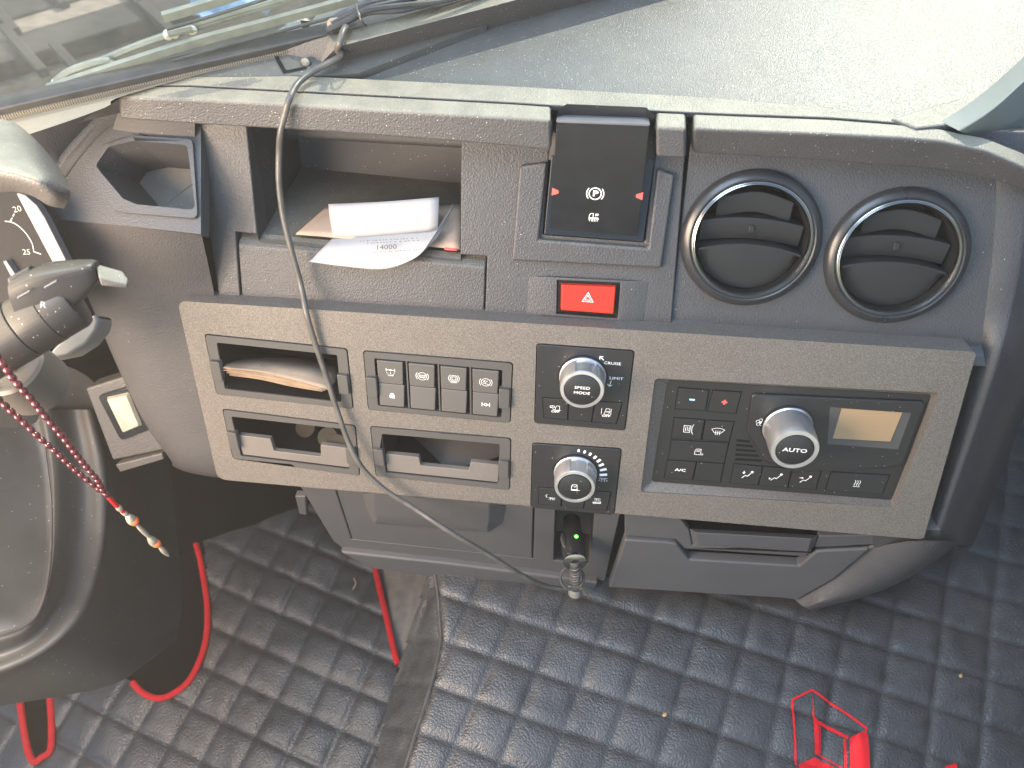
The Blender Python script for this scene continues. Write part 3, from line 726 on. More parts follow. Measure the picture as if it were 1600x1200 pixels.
# ---- left fascia, ledge and its deep tray
lf = [rail([(314, 362, U_, .048), (334, 455, U_, .006), (352, 560, P_, -.016), (372, 660, P_, -.016), (388, 742, P_, -.016), (390, 752, P_, -.06)]),
      rail([(250, 357, U_, .049), (264, 455, U_, .012), (277, 560, P_, -.016), (297, 660, P_, -.016), (326, 737, P_, -.016), (330, 745, P_, -.06)]),
      rail([(175, 350, U_, .049), (195, 455, U_, .012), (220, 560, P_, -.019), (252, 660, P_, -.018), (287, 728, P_, -.018), (293, 738, P_, -.06)]),
      rail([(110, 345, U_, .046), (150, 455, U_, .004), (190, 560, P_, -.026), (233, 660, P_, -.024), (271, 720, P_, -.024), (277, 732, P_, -.06)]),
      rail([(88, 343, U_, .036), (134, 455, U_, -.012), (178, 560, P_, -.042), (225, 660, P_, -.040), (265, 716, P_, -.036), (270, 728, P_, -.07)]),
      rail([(80, 385, U_, -.08), (134, 455, U_, -.10), (180, 560, P_, -.12), (227, 660, P_, -.12), (266, 716, P_, -.12), (270, 728, P_, -.12)])]
MB().loft(lf, sub=5, cross=3).build('left_fascia', M['left'], dash, angle=60)
lo = LED.poly([(60, 338), (66, 290), (92, 246), (140, 186), (186, 164), (314, 180), (314, 366), (200, 353), (86, 343)])
lh = fillet(LED.poly([(153, 261), (174, 231), (215, 222), (296, 229), (309, 330), (217, 321), (196, 312)]), .006, 3)
MB().plate(LED, lo, [lh], -.02, 0).build('ledge', M['ledge'], dash, bevel=.002)
lr = fillet(LED.poly([(133, 269), (161, 231), (212, 214), (304, 220), (312, 343), (200, 334), (180, 329)]), .006, 3)
m = MB().plate(LED, lr, [lh], 0, .0050); m.build('tray_rim', M['ledge'], dash, bevel=.0015)
MB().bowl(LED, lh, .0, -.065, inset(lh, .008)).build('deep_tray', M['pocket'], dash)
SH0, SH1 = level(ZTOP - .008), level(ZTOP - .045)
sh = [[SH0.W(*p) for p in ((-30, 225), (20, 214), (60, 206), (110, 188), (160, 168), (186, 152))],
      [LED.W(*p, h=.004) for p in ((20, 300), (62, 272), (84, 256), (108, 226), (150, 182), (184, 162))],
      [LED.W(*p, h=.0012) for p in ((40, 330), (80, 300), (102, 276), (124, 246), (160, 206), (198, 182))]]
MB().loft(sh, sub=5, cross=2).build('shoulder', M['ledge'], dash, angle=60)
al_ = [[LIPF.W(x, y) + Vector((0, .02, .01)) for x, y in ((188, 180), (240, 190), (300, 195))], [LED.W(x, y, .001) for x, y in ((176, 202), (235, 210), (304, 214))]]
MB().loft(al_, sub=5).build('alcove_back', M['pocket'], dash)
bs = [[level(ZTOP - .001).W(*p) for p in ((-60, 203), (9, 189), (169, 146), (300, 112), (480, 68))], [level(ZTOP + .0025).W(*p) for p in ((-60, 240), (51, 208), (164, 168), (204, 146), (480, 72))]]
MB().loft(bs, sub=5).build('pillar_strip', M['beige'], dash)

# ---- champagne control fascia with its cut-outs
S1 = [(319, 521), (543, 544), (553, 639), (338, 616)]
S2 = [(347, 638), (556, 664), (563, 744), (364, 717)]
S3 = [(578, 665), (799, 684), (797, 766), (587, 744)]
SW = [(567, 547), (802, 566), (798, 661), (575, 640)]
K1 = [(838, 536), (992, 547), (977, 673), (834.5, 661)]
K2 = [(831.5, 691), (972, 700), (960, 805), (828.5, 793)]
HV = [(1023, 591), (1469, 614), (1397, 793), (1001, 769)]
def hole(q, r=.005): return fillet(PAN.poly(q), r, 4)
fo = fillet(PAN.poly([(277, 470), (1526, 550), (1443, 843), (340, 749)]), [.012, .006, .004, .014], 6)
MB().plate(PAN, fo, [hole(S1), hole(S2), hole(S3), hole(SW), hole(K1), hole(K2), hole(HV, .006)], -.03, 0).build('control_fascia', M['fascia'], dash, bevel=.0032, seg=3)
HVI = [(1043, 593.5), (1455, 617), (1394, 781), (1018, 752)]
a_ = hole(HV, .006); b_ = fillet(PAN.poly(HVI, -.013), .004, 4)
m = MB(); nb = len(a_)
m.add([PAN.P(u, v, -.002) for u, v in a_] + [PAN.P(u, v, -.013) for u, v in b_], [(i, (i + 1) % nb, nb + (i + 1) % nb, nb + i) for i in range(nb)])
m.build('climate_recess', M['fascia'], dash, angle=50)

# ---- lower storage: housing, drawers, socket bay
hd = LOW.poly([(526, 764), (551, 842), (831, 872), (833, 787)]); bay = LOW.poly([(868, 785), (865, 876), (921, 882), (930, 795)])
lo_ = LOW.poly([(466, 755), (521, 846), (548, 866), (884, 900), (945, 908), (972, 790), (700, 740)])
MB().plate(LOW, lo_, [inset(hd, -.0022), bay], -.09, 0).build('lower_housing', M['low'], dash, bevel=.002)
dl = MB().prism(LOW, hd, -.02, .0008).build('drawer', M['low'], dash, bevel=.0015)
MB().prism(LOW, LOW.poly([(566, 770), (572, 795), (585, 818), (764, 832), (786, 817), (792, 790)]), .0005, .016, top=LOW.poly([(584, 770, ), (585, 800), (588, 812), (762, 826), (764, 812), (764, 785)], .016)).build('drawer_handle', M['low'], dl, bevel=.002)
MB().bowl(LOW, bay, -.002, -.05).build('socket_bay', M['low'], dash)
MB().prism(LOW, LOW.poly([(533, 854), (584, 880), (676, 893), (860, 911), (930, 917), (935, 902), (860, 892), (700, 872)]), -.09, .010).build('lower_rail', M['low'], dash, bevel=.004, seg=3)
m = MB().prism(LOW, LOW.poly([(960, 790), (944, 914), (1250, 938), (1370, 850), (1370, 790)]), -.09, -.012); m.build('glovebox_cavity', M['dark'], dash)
LG = lean(LOW.P(0, 0, .016), 8)
gb = LG.poly([(976, 844), (1044, 848), (1058, 851), (1077, 875), (1249, 885), (1276, 862), (1359, 858), (1302, 906), (1244, 938), (1222, 935), (1090, 927), (951, 918)])
gl = MB().prism(LG, gb, -.014, 0).build('glovebox_drawer', M['low'], dash, bevel=.003, seg=3, label='wide lower glovebox drawer with a hand notch')
MB().prism(LG, LG.poly([(976, 805), (1064, 815), (1077, 832), (1082, 856), (1271, 867), (1280, 842), (1400, 840), (1400, 852), (1360, 856), (1276, 860), (1258, 874), (1070, 862), (1056, 847), (976, 841)]), -.012, -.004).build('handle_strip', M['low'], dash, bevel=.002)
m = MB().prism(LG, LG.poly([(1078, 832), (1083, 857), (1270, 868), (1279, 842)]), -.006, .004, top=LG.poly([(1086, 832), (1092, 852), (1262, 862), (1268, 842)], .004)); m.build('handle_strip', M['low'], dash, bevel=.0015)
rf = [[LG.W(*p, h=-.010) for p in ((1350, 858), (1318, 884), (1290, 904), (1238, 934))],
      [LG.W(*p, h=.006) for p in ((1415, 846), (1368, 882), (1322, 912), (1254, 947))],
      [LG.W(*p, h=.012) for p in ((1462, 845), (1440, 870), (1370, 915), (1262, 951))],
      [LG.W(*p, h=-.012) for p in ((1490, 846), (1456, 878), (1380, 922), (1268, 955))],
      [LG.W(*p, h=-.10) for p in ((1500, 846), (1462, 876), (1384, 918), (1262, 945))]]
MB().loft(rf, sub=5, cross=2).build('side_trim', M['left'], dash, angle=60)
m = MB().prism(LG, LG.poly([(1366, 830), (1366, 858), (1420, 850), (1470, 850), (1470, 830)]), -.06, -.002); m.build('side_trim', M['left'], dash)
# unseen panel added to stop sun leaking through the dash, then a bracket
MB().add([(-.34, .335, -.32), (.60, .335, -.32), (.60, .335, ZTOP - .03), (-.34, .335, ZTOP - .03)], [(0, 1, 2, 3)]).build('sun_block_panel', M['void'], dash, smooth_=False)
m = MB().prism(LOW, LOW.poly([(455, 795), (462, 822), (474, 824), (472, 795)]), -.03, -.02); m.build('bracket', M['low'], dash, bevel=.002)

# ================================================================== inserts in the fascia
def insert(label, cat, q_out, q_in, group=None, name='storage_insert'):
    o = PAN.poly(q_out); i_ = PAN.poly(q_in)
    t = thing(name, label, cat, PAN.W(*q_out[3]), group)
    MB().plate(PAN, fillet(inset(o, .0012), .0042, 4), [fillet(i_, .0022, 3)], -.02, .0012).build('frame', M['frame'], t, bevel=.0012)
    L = sub(o, 0, 1, 0, 1)
    for s0, s1, t0, t1 in ((.012, .085, .40, .72), (.915, .988, .40, .72)):
        c = fillet(sub(o, s0, s1, t0, t1), .0014, 2)
        MB().prism(PAN, c, -.002, .0062).build('clip', M['frame'], t, bevel=.0016, seg=3)
    return t, i_
def tray(t, i_, depth=.085, wall=True, notch=(.30, .75), wt=.58, nd=.78):
    n_ = len(i_)
    back = [(p[0] * .97 + .03 * i_[0][0], p[1]) for p in i_]
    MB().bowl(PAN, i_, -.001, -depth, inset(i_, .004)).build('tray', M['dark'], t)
    if wall:
        a, b = notch
        pl = [bil(i_, .006, wt), bil(i_, a, wt), bil(i_, a + .012, nd), bil(i_, b - .012, nd), bil(i_, b, wt), bil(i_, .994, wt), bil(i_, .994, .995), bil(i_, .006, .995)]
        MB().prism(PAN, fillet(pl, .0016, 2), -.010, -.0022, back=True).build('front_wall', M['wall'], t, bevel=.0008)
grp = 'storage inserts in the fascia'
I1 = [(339, 534.5), (527, 554), (534, 628), (352, 607)]
t1, i1 = insert('grey storage insert holding folded old papers, beside the switch bank', 'storage insert', S1, I1, grp); tray(t1, i1, wall=False)
for sx_, sy_ in ((.10, .14), (.82, .14)):
    MB().prism(PAN, sub(i1, sx_, sx_ + .12, sy_, sy_ + .05), -.06, -.02).build('inner_rib', M['frame'], t1, bevel=.001)
I2 = [(362, 650), (540, 670), (547, 733), (377, 712)]
t2, i2 = insert('grey storage insert with notched front wall holding coins, under the folded papers', 'storage insert', S2, I2, grp); tray(t2, i2, wt=.50, nd=.80)
I3 = [(597, 677), (781, 693), (779, 756), (603, 738)]
t3, i3 = insert('empty grey storage insert with notched front wall below the switch bank', 'storage insert', S3, I3, grp); tray(t3, i3, wt=.55, nd=.76)

# ---- icons, drawn in millimetres around a point
def icon(name, fr, c, h, parent, lines=(), fills=(), w=.45, k=.0015, mat='print', label=None):
    m = MB(); hh_ = h
    for pts in lines:
        closed = False
        if pts[0] == 'c': closed = True; pts = pts[1:]
        m.stroke(fr, scat(c, k, pts), w * .00085, hh_, closed); hh_ += .000012
    for pts in fills:
        m.flat(fr, scat(c, k, pts), hh_); hh_ += .000012
    return m.build(name, M[mat], parent, smooth_=False, weld=False, label=label)
def C(x, y, r, n=24, a0=0, a1=360):
    p = circ((x, y), r, n, a0, a1); return (['c'] + p) if abs(a1 - a0) >= 360 else p

# ---- switch bank
ISW = [(585, 559), (785, 577.5), (784, 652), (591, 633)]
swt, isw = insert('bank of eight grey rocker switches in two rows between the inserts', 'switch bank', SW, ISW, name='switch_bank')
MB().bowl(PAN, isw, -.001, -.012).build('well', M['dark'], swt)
for k in range(1, 4):
    MB().prism(PAN, sub(isw, k * .25 - .006, k * .25 + .006, 0, 1), -.011, -.0005).build('divider', M['frame'], swt)
def switch_icon(kind, fr, c, h, par):
    if kind == 'axle':
        icon('icon', fr, c, h, par, [[(-3.4, 4.6), (-3.4, 1.6)], [(3.4, 4.6), (3.4, 1.6)], [(-3.4, 3.1), (3.4, 3.1)], [(0, 1), (0, -.6)], [(-3, 1.0), (-3, .3)], [(3, 1.0), (3, .3)], [(-2.6, -.4), (-1.9, -.4)], [(1.9, -.4), (2.6, -.4)]], [C(0, 3.1, .8, 10)[1:]], w=.55)
        text('lettering', 'OFF', fr, (c[0], c[1] - .0030), .0030, h, M['print'], par, 1.35)
    elif kind == 'trailer_brake':
        icon('icon', fr, c, h, par, [C(0, 0, 3.5), C(0, 0, 4.9, 14, 140, 220), C(0, 0, 4.9, 14, -40, 40), ['c', (-2.2, 1), (2.2, 1), (2.2, -.6), (-2.2, -.6)], C(-1, -1, .6, 8), C(1, -1, .6, 8)], w=.5)
    elif kind == 'asr':
        icon('icon', fr, (c[0], c[1] + .0012), h, par, [C(0, 0, 1.7, 12), C(0, 0, 2.9, 20), C(0, 0, 4.2, 14, 130, 230), C(0, 0, 4.2, 14, -50, 50)], w=.5)
        text('lettering', 'OFF', fr, (c[0], c[1] - .0046), .0030, h, M['print'], par, 1.5)
    elif kind == 'hill':
        icon('icon', fr, c, h, par, [C(0, 0, 3.5), C(0, 0, 4.9, 14, 140, 220), C(0, 0, 4.9, 14, -40, 40), [(-2.6, -.6), (2.4, -2)], [(-1.6, 1.4), (-.4, -.2), (1.6, 1.6)], [(-2.2, .6), (-.2, 1.9)]], w=.5)
    elif kind == 'lock':
        icon('icon', fr, c, h, par, [C(0, .7, 1.35, 10, 0, 180)], [[(-1.9, .6), (1.9, .6), (1.9, -2.2), (-1.9, -2.2)]], w=.6)
    elif kind == 'diff':
        icon('icon', fr, c, h, par, [[(-3, 1.8), (-3, -1.8)], [(3, 1.8), (3, -1.8)], [(-3, 0), (-1.1, 0)], [(1.1, 0), (3, 0)], C(0, 0, 1.1, 10)], w=.7)
kinds = [['axle', 'trailer_brake', 'asr', 'hill'], ['lock', None, None, 'diff']]
for col in range(4):
    for row in range(2):
        s0, s1 = col * .25 + .018, col * .25 + .225
        t0, t1_ = (.03, .505) if row == 0 else (.515, .97)
        q = sub(isw, s0, s1, t0, t1_); base = [q[0], q[1], (q[2][0] - .0015, q[2][1]), q[3]]
        hb_ = .0005 if row == 0 else .0022
        m = MB(); m.v += [PAN.P(u, v, -.011) for u, v in base] + [PAN.P(base[0][0], base[0][1], .0026 - hb_), PAN.P(base[1][0], base[1][1], .0026 - hb_), PAN.P(base[2][0], base[2][1], hb_ + .0004), PAN.P(base[3][0], base[3][1], hb_ + .0004)]
        m.f += [(0, 1, 5, 4), (1, 2, 6, 5), (2, 3, 7, 6), (3, 0, 4, 7), (4, 5, 6, 7)]
        o = m.build('rocker', M['switch'], swt, bevel=.0012, seg=3)
        if kinds[row][col]:
            a, b, d = m.v[7], m.v[6], m.v[4]; fr = Frame((m.v[4] + m.v[5] + m.v[6] + m.v[7]) / 4, (b - a), (d - a))
            switch_icon(kinds[row][col], fr, (.0006, -.0004 if row == 0 else 0), .0003, o)

# ---- rotary knobs
def knob(parent, fr, c, h0, prof, cap_r, cap_h, x, flutes=3, phase=0.5):
    m = MB(); seg = 96; cc = fr.P(c[0], c[1], h0); m.lathe(cc, fr.n, fr.x, prof, seg, cap1=False)
    if flutes:
        for i, (r, h) in enumerate(prof):
            if .12 < (h - prof[0][1]) / (prof[-1][1] - prof[0][1]) < .93:
                for k in range(seg):
                    w = (k / seg * flutes + phase) % 1.0
                    if w < .42:
                        q = m.v[i * seg + k]; d = q - cc; ax = fr.n * d.dot(fr.n); m.v[i * seg + k] = cc + ax + (d - ax) * .945
    kb = m.build('knob', M['satin'], parent, angle=28)
    MB().lathe(cc, fr.n, fr.x, [(cap_r, prof[-1][1] - .002), (cap_r, cap_h), (cap_r - .0008, cap_h + .0004)], 56).build('knob_cap', M['unit'], kb, angle=30)
    return kb
def face(t, q, h=.0016, h0=-.012, r=.004, mat='unit'):
    p = fillet(inset(PAN.poly(q), .0010), r, 5); MB().prism(PAN, p, h0, h).build('face_plate', M[mat], t, bevel=.0009); return p
def button(t, q, h, fr=PAN, rise=.0012, mat='unit', bev=.0006, gap=.0004):
    p = inset(fr.poly(q, h), gap)
    MB().flat(fr, inset(p, -.0013), h + .00012).build('button_gap', M['dark'], t, smooth_=False)
    o = MB().prism(fr, p, h - .001, h + rise).build('button', M[mat], t, bevel=bev); return o, (sum(a for a, _ in p) / len(p), sum(b for _, b in p) / len(p)), h + rise
k1 = thing('speed_control', 'black square panel with silver speed mode knob below the red hazard switch', 'knob panel', PAN.W(*K1[3]))
face(k1, K1)
B1 = [(848, 621), (972, 629.5), (963, 662), (850, 652)]
def bq(q, a, b): return [tuple(x) for x in (bil(q, a, 0), bil(q, b, 0), bil(q, b, 1), bil(q, a, 1))]
bts = [button(k1, bq(B1, a, b), .0016) for a, b in ((0, .325), (.335, .655), (.665, 1))]
c1 = PAN.uv(909.5, 610, .0305)
PROF = [(.0268, 0), (.0266, .003), (.0256, .0038), (.0256, .007), (.0258, .0085), (.0254, .016), (.0250, .0245), (.0246, .0270), (.0240, .0282), (.0206, .0284), (.0199, .0270)]
kb = knob(k1, PAN, c1, .0016, PROF, .0197, .0282, 0)
MB().lathe(PAN.P(*c1, .0016), PAN.n, PAN.x, [(.0285, 0), (.0280, .0016), (.0262, .0022)], 56, cap1=False).build('knob_collar', M['gloss'], k1)
text('lettering', 'SPEED', PAN, (c1[0], c1[1] + .0034), .0050, .0309, M['print'], kb, 1.3)
text('lettering', 'MODE', PAN, (c1[0], c1[1] - .0034), .0050, .0309, M['print'], kb, 1.3)
text('lettering', 'CRUISE', PAN, PAN.uv(957, 566.5), .0050, .0021, M['print'], k1, 1.2)
text('lettering', 'LIMIT', PAN, PAN.uv(963, 590), .0050, .0021, M['print'], k1, 1.35)
icon('arrow', PAN, PAN.uv(940.5, 558.5), .0021, k1, [[(2.0, -2.0), (-1.3, 1.3)], [(-1.9, -1.2), (-1.9, 1.9), (1.2, 1.9)]], w=1.0, k=.0012)
icon('arrow', PAN, PAN.uv(953.5, 598), .0021, k1, [[(.5, 2.6), (-.3, -1.8)], [(-2, -.4), (-.5, -2.3), (1.6, -1.2)]], w=.7)
TRUCK = [[(-.2, -1.4), (-.2, .6), (.6, 2.2), (3.0, 2.2), (3.0, -1.4)], [(-1, -1.8), (4.2, -1.8)]]
o, c, h = bts[0]; icon('icon', PAN, (c[0], c[1] + .0014), h + .0003, o, [['c', (-4.4, 2.0), (-1.2, 2.0), (-1.2, .2), (-4.4, .2)], [(-3.6, .4), (-2.4, 1.8)], [(-2.6, -.4), (-.6, -1.8)]] + TRUCK, w=.5)
text('lettering', 'OFF', PAN, (c[0], c[1] - .0036), .0042, h + .0003, M['print'], o, 1.35, .01)
o, c, h = bts[2]; icon('icon', PAN, (c[0], c[1] + .0018), h + .0003, o, [[(-4, 3.2), (-4, -2.6)], ['c', (-.6, 3), (2.2, 3), (2.6, .4), (-1, .4)], ['c', (-1.6, -.2), (2.2, -.2), (1.8, -2.4), (-1.8, -2.4)], [(3.4, 3.2), (3.4, -2.6)]], w=.5)
text('lettering', 'OFF', PAN, (c[0], c[1] - .0042), .0042, h + .0003, M['print'], o, 1.35, .01)

k2 = thing('light_control', 'black square panel with silver dimmer knob and fan of white bars', 'knob panel', PAN.W(*K2[3]))
face(k2, K2)
B2 = [(841, 761), (955, 769), (948, 797), (842, 787)]
bts = [button(k2, bq(B2, a, b), .0016) for a, b in ((0, .325), (.335, .655), (.665, 1))]
c2 = PAN.uv(898, 762, .0305)
kb = knob(k2, PAN, c2, .0016, PROF, .0190, .0282, 0, phase=.52)
MB().lathe(PAN.P(*c2, .0016), PAN.n, PAN.x, [(.0285, 0), (.0280, .0016), (.0262, .0022)], 56, cap1=False).build('knob_collar', M['gloss'], k2)
icon('icon', PAN, c2, .0309, kb, [[(-2.6, -2.4), (-2.6, 1.6), (-1.8, 3.2), (1.6, 3.2), (2.0, -1.4)], [(-1, 1.8), (0, .6), (1, 1.8)], [(-2.8, -2.6), (4.4, -2.2)]], [[(-2.6, -1.6), (2.4, -1.6), (2.2, -2.8), (-2.4, -2.8)]], w=.65)
bars = [(695, 283, 36, 22), (757, 297, 38, 24), (815, 320, 40, 26), (865, 352, 46, 28), (905, 388, 52, 30), (930, 433, 62, 32), (950, 482, 76, 32), (952, 535, 86, 34)]
bc = PAN.uv(899, 742)
for bx, by, bw, bh in bars:
    p = PAN.uv(800 + bx * .15, 660 + by * .15); d = Vector((p[0] - bc[0], p[1] - bc[1])).normalized(); e = Vector((-d.y, d.x)); k = .15 * .00072 / 2
    P0 = Vector(p); q = [P0 + d * bw * k + e * bh * k, P0 - d * bw * k + e * bh * k, P0 - d * bw * k - e * bh * k, P0 + d * bw * k - e * bh * k]
    MB().flat(PAN, [(v.x, v.y) for v in q], .0021).build('scale_bar', M['print'], k2, smooth_=False)
SUNI = [[(-3.6, .8), (3.6, .8)], [(-1.6, .6), (-1.2, -.6), (1.2, -.6), (1.6, .6)], [(-2.4, -.8), (-3.6, -2)], [(-1, -1.3), (-1.5, -2.8)], [(1, -1.3), (1.5, -2.8)], [(2.4, -.8), (3.6, -2)]]
icon('icon', PAN, PAN.uv(942.5, 747), .0021, k2, SUNI, w=.55)
o, c, h = bts[0]; icon('icon', PAN, (c[0] + .001, c[1] - .001), h + .0003, o, [[(x * .75 + 1, y * .75 - .5) for x, y in l] for l in SUNI] + [C(-2.6, 1.8, 1.5, 10, 100, 280)], w=.55)
o, c, h = bts[2]; icon('icon', PAN, c, h + .0003, o, [[(x * .75, y * .75 + 2) for x, y in l] for l in SUNI] + [['c', (-3.6, -1.6), (3, -.6), (3.2, -2.4), (-3, -3)], [(-3, -2.2), (3, -1.6)]], w=.6)

# ---- climate unit
HP = lean(PAN.P(0, 0, -.0125), 22)
hv = thing('climate_unit', 'black climate control unit with AUTO knob, amber display and push buttons', 'climate control', PAN.W(*HV[3]))
MB().prism(HP, fillet(HP.poly(HVI), .004, 4), -.02, .0006).build('face_plate', M['unit'], hv, bevel=.0008)
dz = fillet(HP.poly([(1174, 613), (1445, 625), (1441, 640), (1410, 722), (1390, 728), (1240, 735), (1192, 716), (1166, 672)]), [.006, .006, .003, .008, .01, .01, .012, .006], 5)
MB().prism(HP, dz, .0, .0042).build('display_bezel', M['gloss2'] if 'gloss2' in M else M['unit'], hv, bevel=.0022, seg=3)
lc_o = HP.poly([(1297, 636), (1424, 645.5), (1403, 702), (1293, 694)], .0044); lc_i = HP.poly([(1315, 638), (1410, 644.5), (1391, 690), (1301, 685)], .0030)
m = MB(); m.add([HP.P(u, v, .00432) for u, v in lc_o] + [HP.P(u, v, .00424) for u, v in lc_i], [(i, (i + 1) % 4, 4 + (i + 1) % 4, 4 + i) for i in range(4)])
m.build('display_frame', M['frame'], hv, smooth_=False)
MB().flat(HP, HP.poly([(1315, 638), (1410, 644.5), (1391, 690), (1301, 685)], .0044), .0045).build('display', M['lcd'], hv, smooth_=False, label='blank amber liquid crystal display')
for k in range(5):
    a, b = (1151 - k * .6, 686 + k * 7.4), (1171 + k * 4.6, 688 + k * 7.4)
    MB().flat(HP, HP.poly([(a[0], a[1]), (b[0], b[1]), (b[0] + 1.5, b[1] + 4), (a[0] - .5, a[1] + 3.6)], .0008), .0046 if k == 9 else .0009).build('grille_slot', M['dark'], hv, smooth_=False)
c3 = HP.uv(1242, 703, .0485)
PROF2 = [(.0286, 0), (.0286, .003), (.0274, .0045), (.0273, .0065), (.0274, .020), (.0272, .034), (.0268, .0425), (.0260, .0445), (.0214, .0447), (.0208, .0430)]
kb = knob(hv, HP, c3, .0042, PROF2, .0205, .0444, 0, flutes=0)
MB().lathe(HP.P(*c3, .0042), HP.n, HP.x, [(.0305, 0), (.0300, .0016), (.0280, .0020)], 56, cap1=False).build('knob_collar', M['gloss'], hv)
text('lettering', 'AUTO', HP, c3, .0072, .0495, M['print'], kb, 1.35, .012)
icon('icon', HP, HP.uv(1187, 656.5), .0046, hv, [[(x * math.cos(R(a)) - y * math.sin(R(a)), x * math.sin(R(a)) + y * math.cos(R(a))) for x, y in [(0, 0)] + circ((0, 2.6), 1.7, 10, -150, 150)] for a in (0, 72, 144, 216, 288)], w=.5, k=.0012)
def hb2(q): return button(hv, q, .0006, HP, .0014)
o, c, h = hb2([(1060, 605), (1108, 609), (1102, 641), (1055, 638)]); icon('icon', HP, c, h + .0003, o, fills=[[(-2.6, 1), (2.6, 1), (2.6, -.9), (-2.6, -.9)]], mat='blueprint', k=.0012, label='light blue minus sign')
o, c, h = hb2([(1114, 609), (1158, 612), (1150, 645.5), (1105, 642)]); icon('icon', HP, c, h + .0003, o, fills=[[(-.95, 2.7), (.95, 2.7), (.95, .95), (2.7, .95), (2.7, -.95), (.95, -.95), (.95, -2.7), (-.95, -2.7), (-.95, -.95), (-2.7, -.95), (-2.7, .95), (-.95, .95)]], mat='redprint', k=.0012, label='red plus sign')
o, c, h = hb2([(1053.6, 652), (1101, 655.6), (1095, 686), (1049, 683.5)]); icon('icon', HP, c, h + .0003, o, [['c', (-3.4, 3.4), (2.0, 3.4), (1.6, -3), (-3, -3)], [(3.8, 5), (3.0, 1), (3.2, -2), (4.4, -4.6)], [(-1.8, 2.4), (-1.8, -1.8)], [(-.4, 2.4), (-.4, -1.8)], [(.9, 2.4), (.9, -1.8)]], w=.6)
o, c, h = hb2([(1103, 656), (1147, 658.5), (1139, 689.5), (1097, 686)]); icon('icon', HP, c, h + .0003, o, [['c', (-5, 1.6), (-3, 2.6), (0, 3.0), (3, 2.6), (5, 1.6), (2.6, -1.6), (-2.6, -1.6)], [(-1.6, .6), (-1.6, -3.6)], [(0, .6), (0, -3.6)], [(1.6, .6), (1.6, -3.6)]], w=.6)
o, c, h = hb2([(1049, 687), (1138.5, 691.6), (1131.5, 723), (1044, 717.5)]); icon('icon', HP, c, h + .0003, o, [[(-2.6, -2.2), (-2.6, 1), (-1.6, 3), (2, 3), (2.2, -1.6), (4.4, -1.6)], [(-1.4, 1.6), (1.2, 1.6)], [(-1.4, .4), (1.2, .4)], [(-3, -2.6), (4.2, -2.6)]], w=.6)
o, c, h = hb2([(1043.4, 718.5), (1088, 721), (1082, 748.5), (1038, 746)]); text('lettering', 'A/C', HP, (c[0], c[1] + .0004), .0056, h + .0003, M['print'], o, 1.45, .012)
hb2([(1089, 721.5), (1131.5, 724), (1125.5, 752.5), (1083, 749)])
PERS = ([[(-3.2, -3.4), (-.8, -.6), (1, -1.2), (3.4, 2)]], [C(4, 3.4, 1.1, 10)[1:]])
air = ([[(-2.4, 4.0), (-2.4, 1.6)], [(-3.4, 2.4), (-2.4, 1.2), (-1.4, 2.4)]], [[(-5, -1.6), (-3.4, -1.6)], [(-4.6, -.6), (-4.6, -2.6)]], [[(-4.4, 1.4), (-1.6, 1.4)], [(-2.4, 2.2), (-1.6, 1.4), (-2.4, .6)]])
for k, (a, b, c_, d) in enumerate((((1147, 724), (1191.5, 728), (1184.5, 757), (1141, 753.5)), ((1192.5, 728), (1237.5, 732), (1230, 760.5), (1185.5, 757)), ((1238.5, 732), (1283, 734.5), (1274.5, 764), (1231, 760.5)))):
    o, c, h = hb2([a, b, c_, d]); icon('icon', HP, c, h + .0003, o, PERS[0] + air[k], PERS[1], w=1.0)
o, c, h = hb2([(1299, 737), (1390, 742), (1378, 771.5), (1289.5, 765)])
icon('icon', HP, c, h + .0003, o, [[(x + .4 * math.sin(y * 1.5), y) for y in (-2.2, -1.4, -.6, .2, 1.0, 1.8, 2.6, 3.2)] for x in (-1.8, 0, 1.8)] + [[(-2.8, -3.2), (2.6, -3.2)]], w=.65)

# ---- hazard switch
hzs = thing('hazard_switch', 'red hazard warning button with white double triangle', 'switch', UPF.W(873, 486))
q = UPF.poly([(874.5, 440), (965.5, 444), (961.5, 492), (873.5, 485.5)], .004)
MB().flat(UPF, inset(q, -.0016), .0032).build('button_well', M['dark'], hzs, smooth_=False)
MB().prism(UPF, inset(q, .0008), -.002, .0082, top=inset(q, .0024)).build('button', M['red'], hzs, bevel=.0012, seg=3)
hc = UPF.uv(918.5, 466, .0085)
for s_, w_ in ((6.6, .7), (3.4, .55)):
    icon('warning_triangle', UPF, hc, .0086, hzs, [['c', (0, s_ * 1.0), (s_ * .92, -s_ * .62), (-s_ * .92, -s_ * .62)]], w=w_, k=.001)

